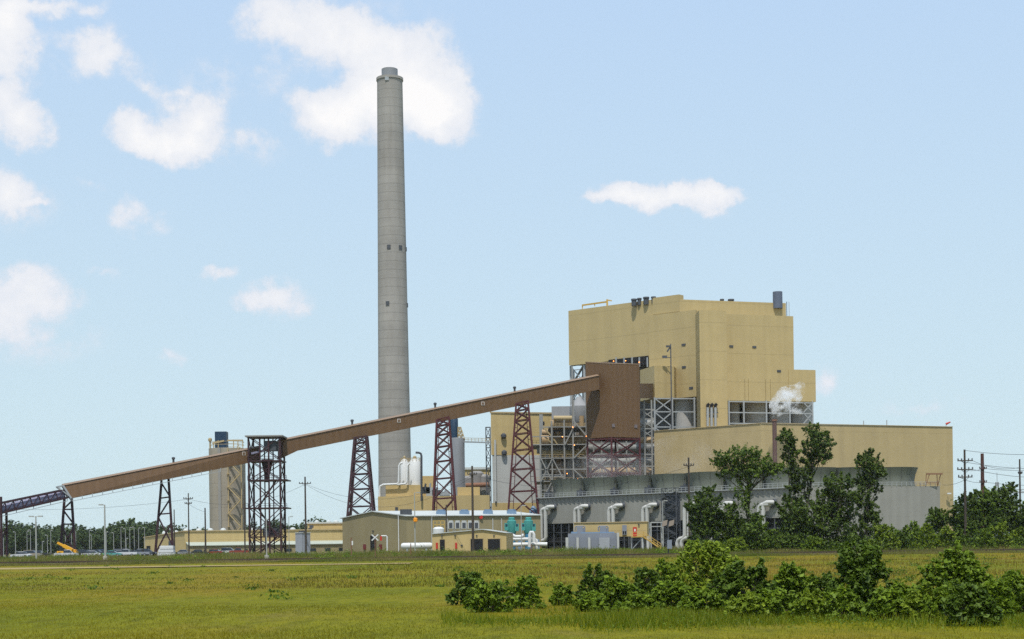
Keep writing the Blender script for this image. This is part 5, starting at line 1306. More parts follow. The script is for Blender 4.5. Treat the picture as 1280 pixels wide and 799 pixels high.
# transformer bank and control cabin by the cooling tower
d = 345; tr_ = thing('transformer', 'blue-grey transformer bank with piping, before the tan control cabin', 'transformer', (*xy(740, d), PZ))
pbx = lambda x0, x1, y0, y1, d0, dep: (MB().prism([xy(x0, d0, 675), xy(x1, d0, 675), xy(x1, d0 + dep, 675), xy(x0, d0 + dep, 675)], max(PZ, zz(x0, y1, d0)), zz(x0, y0, d0)))
pbx(710, 771, 667, 692, d, 5).build('tank_body', BLUEGREY, tr_)
for x0, x1 in ((707, 710.5), (720.5, 723.5), (735, 738), (771.2, 774)): pbx(x0, x1, 672 if x0 < 770 else 666, 692, d - .8, .7).build('fin_post', GREYC, tr_)
pbx(749, 762, 672, 692, d - 1.5, 1.3).build('control_box', mat('box_grey', (.30, .31, .33), .6), tr_)
for i, x0 in enumerate((719, 748)):
    a = P(x0, 664, d + 2.2); m = MB(); m.tube([a, a + Vector((0, 0, .9)), a + Vector((.2, 0, 1.1)), a + Vector((2.0, 0, 1.1)), a + Vector((2.2, 0, .9)), a + Vector((2.2, 0, -.4))], .14, 8); m.build('radiator_pipe', BLUEGREY, tr_)
    m = MB(); m.box(tuple(a + Vector((1.0, -.6, .3))), (1.4, 1.0, 1.7)); m.lathe((a.x + 1.9, a.y - .6), [(.3, a.z - .6), (.3, a.z + .7)], 8); m.build('bushing_box', BLUEGREY, tr_)
pbx(714, 722, 664.8, 667, d + 1, 3).build('roof_plate', LBLUE, tr_); pbx(726, 768, 665.4, 667, d + 1, 3).build('roof_plate', LBLUE, tr_)
d = 353; cbn = thing('control_cabin', 'long tan control cabin raised on posts with a red door', 'cabin', (*xy(765, d), PZ))
zf = zz(760, 671, d); zt_ = zz(760, 653.6, d)
cA_, cB_ = xy(717.5, d, 665), xy(809, d - 1, 665); wb_ = Vector((.8, 5))
MB().prism([cA_, cB_, cB_ + wb_, cA_ + wb_], zf, zt_).build('body', TAN2, cbn); m = MB(); m.prism([cA_ + Vector((-.15, -.2)), cB_ + Vector((.15, -.2)), cB_ + wb_, cA_ + wb_], zt_, zt_ + .2); m.build('roof', TANR, cbn)
pc = Plane(cA_, cB_); o = pc.slab(MB(), 791.2, 659, 796, 670.3, .08, .02).build('door', RED, cbn); pc.slab(MB(), 792.6, 661.2, 794.6, 664.4, .05, .101).build('window', WHITE, o)
o = pc.slab(MB(), 777.8, 656.5, 783.3, 668.5, .6, .02).build('air_unit', BLUEGREY, cbn); pc.slab(MB(), 778.4, 664, 780.2, 667.5, .05, .63).build('grille', BLACK, o); pc.slab(MB(), 781, 664, 782.8, 667.5, .05, .63).build('grille', BLACK, o)
pc.slab(MB(), 797.5, 655, 799.5, 656.4, .3, .02).build('wall_lamp', DKGREY, cbn)
for f in (.02, .25, .5, .75, .98):
    for w_ in (.2, 4.6): q_ = cA_.lerp(cB_, f) + Vector((0, w_)); MB().box((q_.x, q_.y, (PZ + zf) / 2), (.3, .3, zf - PZ)).build('post', DKSTEEL, cbn)
a, b_ = P(804, 671, d - 1.5), P(826, 686, d - 1.5); b_.z = max(b_.z, PZ + .1); m = MB(); m.bar(a, b_, 1.2, .3)
for h_ in (.5, 1.1): m.bar(a + Vector((0, -.6, h_)), b_ + Vector((0, -.6, h_)), .12)
for j in range(6): u_ = a.lerp(b_, j / 5) + Vector((0, -.6, 0)); m.bar(u_, u_ + Vector((0, 0, 1.1)), .1)
p0 = P(789, 671.4, d - 1.2); m.bar(p0, a, 1.6, .2)
for h_ in (.5, 1.1): m.bar(p0 + Vector((0, -.8, h_)), a + Vector((0, -.8, h_)), .1)
m.build('stairs', YEL, cbn)
m = MB(); m.bar((p0.x, p0.y, PZ), p0, .2); m.bar((a.x, a.y, PZ), a, .2); m.bar((p0.x, p0.y, PZ), a, .16); m.build('stair_frame', STEEL, cbn)
# pale steel rack right of the cabin
d = 366; rk = thing('pipe_rack', 'pale steel pipe rack between the control cabin and the stair tower', 'pipe rack', (*xy(822, d), PZ)); m = MB()
q4 = [xy(814, d), xy(829, d)]; q4 += [q4[1] + Vector((0, 4)), q4[0] + Vector((0, 4))]; zk = zz(822, 653, d)
lattice(m, [(p.x, p.y, PZ) for p in q4], [(p.x, p.y, zk) for p in q4], [0, .7, 1], .28, .16, 'X', horiz=True, sides=(1, 3)); m.bar((q4[0].x, q4[0].y, zk), (q4[1].x, q4[1].y, zk), .3); m.bar((q4[0].x, q4[0].y, zk - 1), (q4[1].x, q4[1].y, zk - 1), .2); m.build('steel_frame', GALV, rk)

# ------------------------------------------------------------------ left silo and the long low warehouse
d = 560; c_ = xy(284.5, d, 620); r_ = 22.5 / F * d
ls = thing('concrete_silo', 'stout concrete silo with a yellow zigzag stair behind the lower conveyor', 'silo', (*c_, PZ)); zt_ = zz(283, 561, d)
MB().lathe(c_, [(r_, PZ), (r_, zt_)], 48).build('shell', mat('beige_concrete', (.30, .265, .21), .9, .12, .12, (4.5, .3, .15), dirt=.15, band=.15), ls)
q_ = xy(277, d, 550); z1 = zz(277, 540, d); MB().prism([q_ + Vector((-2.1, -2)), q_ + Vector((2.1, -2)), q_ + Vector((2.1, 2)), q_ + Vector((-2.1, 2))], zt_, z1).build('cap_house', BLUEC, ls)
m = MB()
for dx, h_ in ((-4.5, 2.4), (-2.8, 3), (2.8, 3.2), (4.4, 2.6), (6.2, 3.0)): m.bar((c_.x + dx, c_.y - 2, zt_), (c_.x + dx, c_.y - 2, zt_ + h_), .3)
for z_ in (1.2, 2.3): m.lathe(c_, [(r_ * .95, zt_ + z_), (r_ * .95, zt_ + z_ + .15)], 24, False)
m.bar((c_.x - 5, c_.y - 2, zt_ + 1.9), (c_.x - .6, c_.y - 2, zt_ + 2.8), .6); m.bar((c_.x + .6, c_.y - 2, zt_ + 2.9), (c_.x + 6.2, c_.y - 2, zt_ + 2.9), .5); m.lathe((c_.x - 6, c_.y - 1), [(.3, zt_), (.3, zt_ + 2.6), (.7, zt_ + 2.9), (.7, zt_ + 3.7), (.3, zt_ + 4)], 10)
m.build('top_machinery', TANR, ls)
m = MB(); a, b_ = xy(290, d, 620), xy(305, d, 620); yf = c_.y - r_ - .6
for p in (a, b_):
    m.bar((p.x, yf + (2.2 if p == b_ else .2), PZ), (p.x, yf + (2.2 if p == b_ else .2), zt_), .35)
nfl = 8
for k in range(nfl):
    z0_, z1_ = PZ + (zt_ - PZ) * k / nfl, PZ + (zt_ - PZ) * (k + 1) / nfl; x0_, x1_ = (a.x, b_.x) if k % 2 else (b_.x, a.x)
    m.bar((x0_, yf, z0_), (x1_, yf, z1_), .8, .35); m.bar((x0_, yf - .4, z0_ + 1), (x1_, yf - .4, z1_ + 1), .12); m.bar((a.x - .5, yf, z0_), (a.x + .8, yf, z0_), 1, .2)
m.build('stair_frame', TANR, ls)
MB().box((xy(279, d, 620).x, c_.y - r_ - .05, (PZ + zt_) / 2), (1.0, .5, zt_ - PZ)).build('conduit', mat('conduit_grey', (.25, .24, .22), .7, .1), ls)
MB().prism([a + Vector((0, -r_ + 1.6)), b_ + Vector((0, -r_ + 4)), b_ + Vector((0, -2)), a + Vector((0, -4))], PZ, zt_ - .3).build('stair_backing', mat('silo_side_grey', (.20, .20, .21), .8, .1), ls) if False else None

d = 500
wh = thing('warehouse', 'long low tan warehouse with roof domes behind the transfer tower', 'warehouse', (*xy(290, d), PZ))
w0, w1, w2 = xy(180, 520, 675), xy(231, 488, 675), xy(432, 500, 675); dv = w0 - w1
zw_ = zz(260, 664.5, 492); zg = zz(205, 666, 505)
m = MB(); md = (w0 + w1) / 2; w3 = w2 + dv; ze0 = zz(181, 676, 520); ze0 = zw_ - 1.6
m.add([(*w0, PZ), (*w1, PZ), (*w2, PZ), (*w3, PZ), (*w0, ze0), (*w1, zw_), (*w2, zw_), (*w3, ze0)], [(0, 1, 5, 4), (1, 2, 6, 5), (2, 3, 7, 6), (3, 0, 4, 7)]); m.build('wall', TAN2, wh)
m = MB(); f0 = [(*(w0 + Vector((-.3, 0))), ze0), (*(w1 + Vector((-.3, -.4))), zw_), (*(w2 + Vector((0, -.4))), zw_), (*w3, ze0)]; m.hexa([(x_, y_, z_ + .02) for x_, y_, z_ in f0], [(x_, y_, z_ + .35) for x_, y_, z_ in f0]); m.build('roof', TANR, wh)
pw1 = Plane(w1, w2); pw0 = Plane(w0, w1)
for px in (206, 220, 232.5, 248.5, 263, 279, 316, 331, 366):
    q_ = (pw0 if px < 231 else pw1).at(px, 662, -1.5); zb = zw_ + .3 if px > 231 else zw_ - .2
    MB().lathe(q_.xy, [(.95, zb - .8), (.95, zb + .2), (.6, zb + .65), (.1, zb + .8)], 12).build('roof_dome', OFFW, wh)
o = pw0.slab(MB(), 183.5, 682.5, 188, 692, .1, .02).build('door', BLACK, wh); pw0.slab(MB(), 211, 676.5, 217, 685, .1, .02).build('door', DKGREY, wh)
# lean-to along its front
l0, l1 = xy(237, 481, 685), xy(432, 488, 685); zl0 = zz(330, 681.5, 484); pf_ = Plane(l0, l1); u0 = Vector((w1.x + .3, w1.y - .05)); u1 = Vector((w2.x, w2.y - .05)); zl1 = zz(330, 677.5, 494)
m = MB(); m.add([(*l0, PZ), (*l1, PZ), (*u1, PZ), (*u0, PZ), (*l0, zl0), (*l1, zl0), (*u1, zl1), (*u0, zl1)], [(0, 1, 5, 4), (1, 2, 6, 5), (3, 0, 4, 7)]); m.build('lean_to_wall', TANSH, wh)
m = MB(); f0 = [(*(l0 + Vector((-.2, -.5))), zl0 + .02), (*(l1 + Vector((.2, -.5))), zl0 + .02), (*u1, zl1 + .02), (*u0, zl1 + .02)]; m.hexa(f0, [(x_, y_, z_ + .2) for x_, y_, z_ in f0]); m.build('lean_to_roof', PALER, wh)
for px in (246, 251, 256.5, 263, 268, 273, 279, 283.5, 288.5, 295, 299.5, 308, 316.5, 361, 391.5, 409.5, 427):
    wd_ = 1.6 if px < 340 else 3.6
    pf_.slab(MB(), px - wd_, 687.0 - (px - 250) * .012, px + wd_ - (1.6 if px == 427 else 0), 690.6 - (px - 250) * .012, .08, .02).build('window', GLASS, wh)
ub_ = thing('upper_warehouse', 'stepped tan office roofs seen beyond the grey kiosk', 'building', (*xy(408, 530), PZ))
MB().prism(pq(384, 432, 530, 20), PZ, zz(408, 654.5, 530)).build('upper_wall', TAN2, ub_); m = MB(); m.prism(pq(383, 433, 529.6, 21), zz(408, 654.5, 530), zz(408, 652.8, 530)); m.build('roof', OFFW, ub_)
MB().prism(pq(352, 432, 520, 9), PZ, zz(392, 663.5, 520)).build('lower_wall', TAN2, ub_)
po = Plane(xy(352, 520, 665), xy(432, 520, 665))
for px, w_, y0 in ((389.5, 3, 656.5), (401, 5, 668), (388, 3, 660)): po.slab(MB(), px - w_ / 2 - 1, y0, px + w_ / 2 + 1, y0 + 3.4, .4, 6 if False else .05).build('vent', DKGREY, ub_)
for px in (396, 411, 420): q_ = xy(px, 531, 653); zb = zz(px, 653, 530); MB().lathe(q_, [(.9, zb - .5), (.9, zb + .3), (.3, zb + .8)], 10).build('roof_dome', OFFW, ub_)
d = 392; kk = thing('electrical_kiosk', 'pale grey box kiosk beside the lattice transfer tower', 'kiosk', (*xy(379, d), PZ)); k0, k1, k2 = xy(369.3, d, 680), xy(377.5, d - 3, 680), xy(388, d, 680)
MB().prism([k0, k1, k2, k2 + (k0 - k1)], PZ, zz(378, 666.5, d)).build('cabinet', mat('kiosk_grey', (.36, .37, .41), .55, .06, None or 0, None, (1.0, .06)), kk)
m = MB(); m.prism([k0 + Vector((-.15, 0)), k1 + Vector((0, -.2)), k2 + Vector((.15, 0)), k2 + (k0 - k1)], zz(378, 666.5, d), zz(378, 665.7, d)); m.build('roof', WHITE, kk)
pk0 = Plane(k0, k1); q_ = pk0.slab(MB(), 371, 663.4, 378, 665.6, .6, -1.2).build('roof_unit', DKGREY, kk)


# ------------------------------------------------------------------ poles, lamps, wires
def utility_pole(label, px, top, d, arms, mtl=WOOD, r=.16, base_y=None, insul=True):
    q_ = xy(px, d); zb = prof(d) if d < 282 else PZ; zt = zz(px, top, d)
    t = thing('utility_pole', label, 'utility pole', (*q_, zb)); MB().tube([(q_.x, d, zb - .2), (q_.x, d, zt)], [r * 1.25, r * .85], 10).build('pole', mtl, t)
    for ay, w_ in arms:
        z_ = zz(px, ay, d); hw = w_ / F * d / 2; m = MB(); m.bar((q_.x - hw, d - r - .05, z_), (q_.x + hw, d - r - .05, z_), .14, .18); m.bar((q_.x - hw * .55, d - r - .03, z_), (q_.x, d - r - .03, z_ - hw * .45), .06); m.bar((q_.x + hw * .55, d - r - .03, z_), (q_.x, d - r - .03, z_ - hw * .45), .06)
        a_ = m.build('crossarm', mtl, t)
        for f in (-.92, -.45, .45, .92): MB().lathe((q_.x + hw * f, d - r - .05), [(.05, z_ + .08), (.12, z_ + .2), (.12, z_ + .32), (.04, z_ + .42)], 8).build('insulator', DKGREY, a_)
    return t


utility_pole('dark utility pole with two crossarms before the warehouse', 236.3, 616.5, 392, [(623.5, 12), (629.5, 9)])
utility_pole('bare dark pole with no crossarm before the warehouse windows', 257, 635, 394, [], r=.2)
utility_pole('short bare pole just right of the middle lower trestle', 218.3, 637, 410, [], r=.15)
utility_pole('tall bare dark pole against the left legs of the transfer tower', 306.3, 605, 386, [], r=.16)
utility_pole('tall dark utility pole with one crossarm beside the grey kiosk', 382.5, 596, 384, [(604.5, 15)], r=.22)
utility_pole('tall dark utility pole with one crossarm in front of the small tan hut', 591.5, 582.5, 330, [(593, 12)], r=.24)
utility_pole('dark utility pole with one crossarm in front of the cooling tower', 862.2, 572, 300, [(582, 13)], r=.2)
utility_pole('short bare pole rising behind the small tan hut roof', 558.5, 631, 362, [], r=.16)
utility_pole('dark utility pole with three crossarms beside the turbine hall end', 1207.3, 562, 262, [(576, 19), (587, 20), (596.5, 18)], WOOD, .2)
bp_ = utility_pole('thick brown steel pole with side insulators right of the three-crossarm pole', 1229.3, 567, 300, [(586, 9), (603, 9)], mat('brown_pole_steel', (.075, .03, .025), .6, .1), .38)
utility_pole('slim grey mast at the right edge of the photo', 1276, 574, 300, [(592, 5)], WOOD, .18)
# substation gantry
d = 420; sg_ = thing('substation_gantry', 'grey substation gantry behind the trees at the right edge', 'gantry', (*xy(1262, d), PZ)); m = MB()
for px, ty in ((1247.5, 603), (1290, 603)): q_ = xy(px, d); lattice(m, [(q_.x - .6, d - .6, PZ), (q_.x + .6, d - .6, PZ), (q_.x + .6, d + .6, PZ), (q_.x - .6, d + .6, PZ)], [(q_.x - .3, d - .3, zz(px, ty, d)), (q_.x + .3, d - .3, zz(px, ty, d)), (q_.x + .3, d + .3, zz(px, ty, d)), (q_.x - .3, d + .3, zz(px, ty, d))], [k / 8 for k in range(9)], .2, .12, 'Z')
q_ = xy(1247.5, d); m.bar((q_.x, d, zz(1247, 603, d)), (q_.x, d, zz(1247, 591, d)), .12)
a, b_ = P(1246, 616, d), P(1292, 615.5, d); m.bar(a, b_, .4); m.bar(a + Vector((0, 0, .8)), b_ + Vector((0, 0, .8)), .2)
for j in range(14): m.bar(a.lerp(b_, j / 14) + Vector((0, 0, .8 * (j % 2))), a.lerp(b_, (j + 1) / 14) + Vector((0, 0, .8 * ((j + 1) % 2))), .12)
m.build('gantry_frame', STEEL, sg_)


def wire(label, a, b_, sag, r=.035, n=16):
    p0, p1 = P(*a), P(*b_); m = MB(); pts = []
    for k in range(n + 1): f = k / n; p = p0.lerp(p1, f); p.z -= sag * 4 * f * (1 - f); pts.append(p)
    m.tube(pts, r, 5); q = p0; return tag(m.build('overhead_wire', WIRE, None, (p0.x, p0.y, p0.z)), label, 'wire', 'overhead wires')


for i, (a, b_, s_) in enumerate((((1198, 576, 262), (1330, 585, 252), .6), ((1216, 576, 262), (1276, 584, 300), .8), ((1217, 587, 262), (1330, 596, 252), .6), ((1198, 587, 262), (1229, 586, 300), .3), ((1198, 596, 262), (1229, 603, 300), .4), ((1233, 586, 300), (1330, 584, 300), .5), ((1233, 603, 300), (1330, 604, 300), .5), ((1206, 563, 262), (1330, 566, 252), .5), ((1178, 606, 378), (1206, 600, 262), .4))):
    wire(['top wire from the three-crossarm pole', 'upper wire from the three-crossarm pole to the slim grey mast', 'middle wire from the three-crossarm pole off to the edge', 'short upper wire between the three-crossarm and brown poles', 'short lower wire between the three-crossarm and brown poles', 'upper wire from the brown steel pole to the edge', 'lower wire from the brown steel pole to the edge', 'thin ground wire from the tip of the three-crossarm pole', 'slack wire from the cooling tower to the three-crossarm pole'][i], a, b_, s_)
for i, (a, b_, s_) in enumerate((((-40, 634, 402), (236, 624, 392), 1.5), ((236, 624, 392), (382, 605, 384), 3.0), ((382, 605, 384), (591, 594, 330), 4.5), ((236, 630, 392), (257, 640, 394), .3), ((591, 594, 330), (862, 583, 300), 3.5), ((384, 607, 384), (591, 596, 330), 6))):
    wire(['faint wire crossing the sky below the lower gallery', 'sagging wire from the warehouse pole to the kiosk pole', 'upper sagging wire from the kiosk pole past the smokestack', 'short stay wire between the two warehouse poles', 'long wire from the hut pole to the cooling tower pole', 'lower sagging wire from the kiosk pole past the smokestack'][i], a, b_, s_, .03)


def light_pole(label, px, top, d, arm='s', group=None, r=.09, base=False, hs=1.0):
    q_ = xy(px, d); zb = prof(d); zt = zz(px, top, d)
    t = thing('light_pole', label, 'light pole', (*q_, zb), group); MB().tube([(q_.x, d, zb - .1), (q_.x, d, zt)], [r * 1.2, r * .8], 8).build('pole', GALV, t)
    for sx in ((-1, 1) if arm == 't' else (-1,) if arm == 's' else (1,) if arm == 'r' else ()):
        L2 = 1.15 if arm == 't' else .9; s = min(1.0, d / 300) * hs
        m = MB(); m.tube([(q_.x, d, zt - .1), (q_.x + sx * L2 * .6 * s, d, zt + .02)], .05, 6); m.box((q_.x + sx * L2 * s * .8, d, zt), (.85 * s, .4, .2)); m.build('lamp_head', GALV, t)
    if base: MB().lathe(q_, [(.38, zb - .1), (.38, zb + .9)], 14).build('concrete_base', mat('pale_concrete', (.45, .42, .37), .9), t)
    return t


light_pole('tall light pole with two lamp heads just left of the yellow crane', 45.3, 645.5, 262, 't', r=.13)
light_pole('tall pale light pole with one lamp head and concrete base in the bank grass', 131.5, 631, 258, 's', r=.15, base=True)
light_pole('pale pole on a concrete base in front of the transfer tower', 333.3, 648, 252, 'n', r=.10, base=True)
lp5 = light_pole('pale pole with an amber beacon in front of the front shed', 519, 616, 300, 'r', r=.11)
q_ = P(519.3, 650, 299.6); MB().lathe(q_.xy, [(.1, q_.z - .45), (.42, q_.z - .3), (.42, q_.z + .3), (.1, q_.z + .45)], 12).build('beacon', AMBER, lp5)
light_pole('slim grey light pole standing between the two teal pumps', 652, 632, 352, 'r', r=.09)
light_pole('slim white light pole right of the long cabin by the stair tower', 829, 626, 358, 'r', r=.10)
light_pole('white forked light pole beneath the low dark tree', 869.5, 616, 292, 'n', r=.10)
light_pole('thin pale pole between the kiosk and the transfer tower', 361.5, 646, 420, 'r', r=.09)
light_pole('thin pale post before the shed wall beside the small hut', 540.3, 645, 362, 'r', r=.10)
LP = [(4.5, 665), (19.4, 665), (34, 664), (38.3, 662.5), (53, 677), (59.4, 669), (63.7, 663), (82, 663), (89.5, 663), (95, 664), (112, 663), (114.3, 669), (133, 665), (142.3, 666), (151.5, 659), (157, 661), (162.5, 659.5), (168, 659), (173.5, 660), (181, 659.5), (157.8, 673)]
for i, (px, ty) in enumerate(LP): light_pole('slim pale light pole standing among the parked cars before the far tree line', px, ty, 420 + (i * 37) % 34, 's' if i % 2 else 'r', 'car park light poles', r=.08, hs=.5)

# railway signal with solar panels
d = 249; q_ = xy(835.5, d); zb = prof(d); rs = thing('signal_cabinet', 'grey signal cabinet on a post with two tilted solar panels by the railway', 'signal cabinet', (*q_, zb))
zt_ = zz(836, 655, d); MB().tube([(q_.x, d, zb), (q_.x, d, zt_)], .11, 8).build('post', DKSTEEL, rs)
MB().box((q_.x + .15, d - .3, (zz(836, 675, d) + zz(836, 686, d)) / 2), (.75, .5, zz(836, 675, d) - zz(836, 686, d))).build('cabinet', mat('cabinet_grey', (.20, .22, .26), .5), rs)
for sx in (-.55, .55):
    m = MB(); c_ = Vector((q_.x + sx, d, zt_ + .1)); a_ = Vector((.42, .1, .12)); b2 = Vector((.1, .25, .45)); nn_ = Vector((0, -.06, .02))
    f0 = [c_ - a_ - b2, c_ + a_ - b2, c_ + a_ + b2, c_ - a_ + b2]; m.hexa([p for p in f0], [p + nn_ for p in f0]); m.build('solar_panel', mat('panel_brown', (.12, .09, .06), .4), rs)
m = MB(); m.bar((q_.x - .6, d + .05, zt_), (q_.x + .6, d + .05, zt_), .07); m.build('bracket', DKSTEEL, rs)
# level crossing sign and posts
d = 254; q_ = xy(469, d); zb = prof(d); cs = thing('crossing_sign', 'white crossbuck railway sign on a brown post before the shed door', 'crossing sign', (*q_, zb)); zt_ = zz(469, 672, d)
MB().tube([(q_.x, d, zb), (q_.x, d, zt_ + .4)], .07, 8).build('post', RUSTY, cs)
for s_ in (-1, 1): MB().bar((q_.x - .55 * s_, d - .1 - .03 * s_, zt_ - .5), (q_.x + .55 * s_, d - .1 - .03 * s_, zt_ + .5), .04, .2).build('sign_blade', WHITE, cs)
q_ = xy(439.2, d + 3); zb = prof(d + 3); cs2 = thing('signal_post', 'dark crossing post with a small white plate left of the crossbuck sign', 'signal post', (*q_, zb)); zt_ = zz(439, 672, d)
MB().tube([(q_.x, d + 3, zb), (q_.x, d + 3, zt_)], .10, 8).build('post', RUSTY, cs2); MB().box((q_.x + .2, d + 2.85, zt_ - .9), (.25, .08, .7)).build('plate', WHITE, cs2)
for px, lab in ((513.5, 'short brown marker post beside the amber beacon pole'), (664, 'short dark marker post with a white cap before the pump pipework')):
    q_ = xy(px, 256); zb = prof(256); t = thing('marker_post', lab, 'marker post', (*q_, zb)); h_ = zz(px, 680, 256) - zb; MB().tube([(q_.x, 256, zb), (q_.x, 256, zb + h_)], .08, 8).build('post', RUSTY, t); MB().tube([(q_.x, 256, zb + h_), (q_.x, 256, zb + h_ + .2)], .09, 8).build('cap', WHITE, t)


# ------------------------------------------------------------------ vehicles
def car(label, px, d, paint, kind='sedan', flip=False, rz=0.0):
    q_ = xy(px, d); t = thing('parked_car', label, 'car', (*q_, PZ + .01), 'cars parked in the car park'); s = -1 if flip else 1
    prof_c = {'sedan': [(-2.2, .35), (-2.25, .75), (-1.6, .95), (2.2, .95 - .12), (2.3, .55), (2.2, .3)], 'suv': [(-2.25, .4), (-2.3, 1.05), (1.2, 1.05), (2.2, .95), (2.3, .6), (2.2, .4)], 'pickup': [(-2.6, .45), (-2.65, 1.0), (-.5, 1.05), (1.3, 1.05), (2.5, .98), (2.6, .6), (2.5, .45)]}[kind]
    cab = {'sedan': [(-1.55, .93), (-.95, 1.38), (.45, 1.40), (1.25, .92)], 'suv': [(-2.2, 1.04), (-2.0, 1.72), (.4, 1.75), (1.2, 1.04)], 'pickup': [(-.6, 1.03), (-.5, 1.68), (.75, 1.70), (1.4, 1.04)]}[kind]
    ca, sa = math.cos(rz), math.sin(rz); T = lambda x_, y_, z_: (q_.x + ca * x_ * s - sa * y_, q_.y + sa * x_ * s + ca * y_, PZ + z_)

    def ext(pr_, hw, hw2=None):
        n = len(pr_); vs_ = [T(x_, -hw if k < 2 or hw2 is None else -hw, z_) for k, (x_, z_) in enumerate(pr_)] + [T(x_, hw, z_) for x_, z_ in pr_]
        if hw2 is not None:
            zs_ = [z_ for _, z_ in pr_]; zm = min(zs_) + .2; vs_ = [T(x_, -(hw2 if z_ > zm else hw), z_) for x_, z_ in pr_] + [T(x_, (hw2 if z_ > zm else hw), z_) for x_, z_ in pr_]
        return MB().add(vs_, [tuple(range(n)), tuple(range(2 * n - 1, n - 1, -1))] + [(k, k + n, (k + 1) % n + n, (k + 1) % n) for k in range(n)])
    b0 = ext(prof_c, .88).build('body', paint, t); ext(cab, .80, .64).build('window_glass', GLASS, t)
    rf = [(x_ * .96, z_ + .03) for x_, z_ in cab[1:3]]; m = MB(); (xa, za), (xb, zb2) = rf; m.hexa([T(xa, -.62, za - .03), T(xb, -.62, zb2 - .03), T(xb, .62, zb2 - .03), T(xa, .62, za - .03)], [T(xa, -.6, za + .05), T(xb, -.6, zb2 + .05), T(xb, .6, zb2 + .05), T(xa, .6, za + .05)]); m.build('roof', paint, t)
    for wx in (-1.4, 1.4):
        for wy in (-.82, .82):
            a, b_ = Vector(T(wx, wy - .12, .34)), Vector(T(wx, wy + .12, .34)); w_ = MB().tube([a, b_], .34, 14).build('wheel', TYRE, t)
            dv_ = (b_ - a).normalized() * .02; MB().tube([a - dv_, b_ + dv_], .19, 10).build('rim', STEEL, w_)
    for wy in (-.6, .6): m = MB(); x1 = 2.27 if kind != 'pickup' else 2.57; c0 = T(x1, wy, .72); m.box(c0, (.12, .3, .16), rz); m.build('headlight', WHITE, t)
    return t


CARS = [(26.5, 352, 'white', 'sedan', 'white saloon car parked alone at the left, before the tree line'), (40, 372, 'tan', 'suv', 'dull brown off-roader next to the lone white saloon'), (49, 374, 'black', 'pickup', 'black pickup below the twin-headed light pole'),
        (83, 346, 'white', 'pickup', 'white pickup below the yellow crane'), (99.5, 380, 'black', 'suv', 'black off-roader just right of the first dark trestle'), (106, 384, 'blue', 'pickup', 'dark blue pickup right of the first dark trestle'), (114, 372, 'white', 'sedan', 'white saloon in the middle of the dark cars'),
        (121.5, 388, 'black', 'suv', 'black off-roader behind the tall concrete-based light pole'), (128, 390, 'blue', 'pickup', 'dark blue pickup behind the tall concrete-based light pole'), (140, 362, 'green', 'sedan', 'sea-green saloon right of the tall concrete-based light pole'),
        (147.5, 374, 'silver', 'sedan', 'silver saloon beside the sea-green saloon'), (153, 386, 'silver', 'suv', 'silver off-roader behind the silver saloon'), (158.5, 364, 'white', 'pickup', 'white pickup with a high cab near the warehouse'), (166, 386, 'black', 'sedan', 'black saloon behind the high white pickup'),
        (176, 372, 'silver', 'pickup', 'silver pickup before the warehouse gable'), (184, 376, 'black', 'suv', 'black off-roader before the warehouse gable door'), (228, 400, 'silver', 'sedan', 'silver saloon left of the twin-crossarm pole by the warehouse'), (248, 404, 'black', 'sedan', 'black saloon between the two warehouse poles'),
        (268, 406, 'red', 'sedan', 'dark red saloon under the warehouse windows'), (287, 408, 'white', 'suv', 'white off-roader under the warehouse windows'), (299, 404, 'red', 'pickup', 'dark red pickup next to the transfer tower')]
for i, (px, d, p_, k_, lab) in enumerate(CARS): car(lab, px, d, PAINTS[p_], k_, i % 2 == 0, ((i * 37) % 7 - 3) * .06)

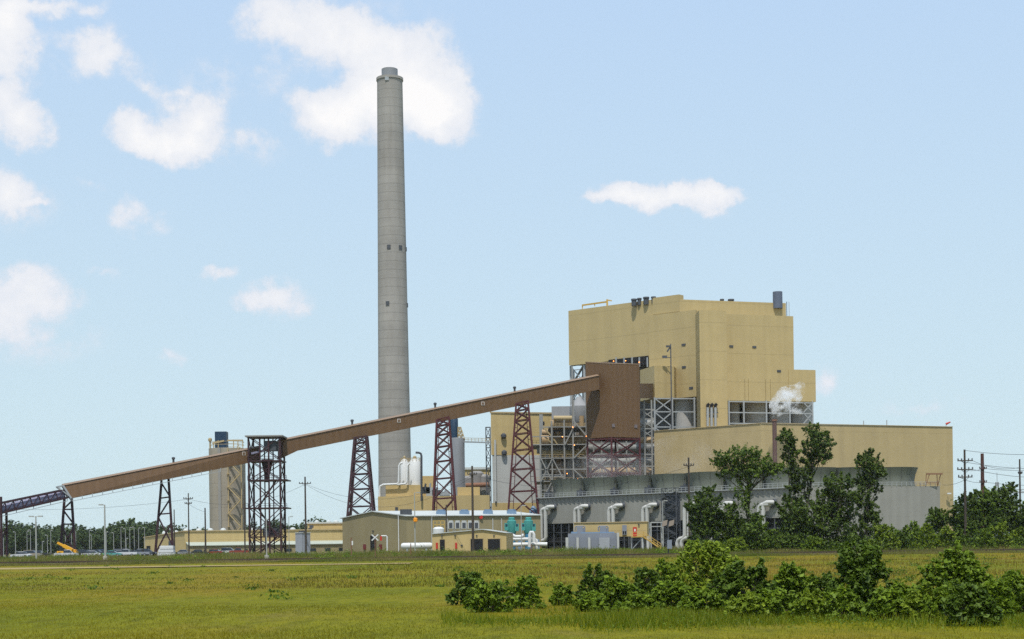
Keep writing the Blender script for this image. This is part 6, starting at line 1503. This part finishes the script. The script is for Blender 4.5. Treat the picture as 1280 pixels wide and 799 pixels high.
# yellow mobile crane
d = 366; q_ = xy(84.5, d); yc = thing('mobile_crane', 'yellow mobile crane with a raised boom behind the first dark trestle', 'crane', (*q_, PZ))
MB().box((q_.x, d, PZ + 1.15), (4.6, 2.0, .7)).build('chassis', ORANGE, yc); m = MB(); m.prism([Vector((q_.x - .3, d - .95)), Vector((q_.x + 2.0, d - .95)), Vector((q_.x + 2.0, d + .95)), Vector((q_.x - .3, d + .95))], PZ + 1.45, [PZ + 2.05, PZ + 1.8, PZ + 1.8, PZ + 2.05]); m.build('housing', ORANGE, yc)
MB().box((q_.x - 1.2, d - .4, PZ + 2.1), (1.2, 1.0, 1.3)).build('cab', GLASS, yc)
a, b_ = Vector((q_.x + 1.5, d - 1.2, PZ + 1.7)), P(71.8, 678.5, d - 1.2); m = MB(); m.bar(a, a.lerp(b_, .6), .75); m.build('boom', ORANGE, yc); MB().bar(a.lerp(b_, .58), b_, .5).build('boom_tip', ORANGE, yc)
for wx in (-1.6, 1.6):
    for wy in (-.85, .85): MB().tube([(q_.x + wx, d + wy - .2, PZ + .6), (q_.x + wx, d + wy + .2, PZ + .6)], .6, 16).build('wheel', TYRE, yc)
# white wrapped bundles
for i in range(3):
    d = 372; q_ = xy(208.5 + (i == 2) * .6, d); t = MB(); w_ = 4.1 - .4 * i; zc_ = PZ + .45 + i * .82
    m = MB(); m.prism([q_ + Vector((-w_ / 2, -1)), q_ + Vector((w_ / 2, -1)), q_ + Vector((w_ / 2, 1)), q_ + Vector((-w_ / 2, 1))], zc_ - .40, zc_ + .22)
    m.prism([q_ + Vector((-w_ / 2 + .15, -.85)), q_ + Vector((w_ / 2 - .15, -.85)), q_ + Vector((w_ / 2 - .15, .85)), q_ + Vector((-w_ / 2 + .15, .85))], zc_ + .22, zc_ + .38)
    o = m.build('wrapped_bundle', WHITE, None, (q_.x, q_.y, zc_ - .4)); tag(o, ['lowest white wrapped bundle in the stack by the middle lower trestle', 'middle white wrapped bundle in the stack by the middle lower trestle', 'topmost white wrapped bundle in the stack by the middle lower trestle'][i], 'bundle', 'stacked white bundles')

# ------------------------------------------------------------------ summer haze
hm = bpy.data.materials.new('summer_haze'); hm.use_nodes = True; t = hm.node_tree; t.nodes.clear()
o_ = t.nodes.new('ShaderNodeOutputMaterial'); v_ = t.nodes.new('ShaderNodeVolumePrincipled'); t.links.new(v_.outputs[0], o_.inputs['Volume'])
v_.inputs['Color'].default_value = (.86, .93, 1.0, 1); v_.inputs['Density'].default_value = .00004; v_.inputs['Anisotropy'].default_value = .1
hb = MB(); hb.box((0, 4400, 108), (13000, 9400, 219)); hz_ = hb.build('haze', hm); tag(hz_, kind='stuff')
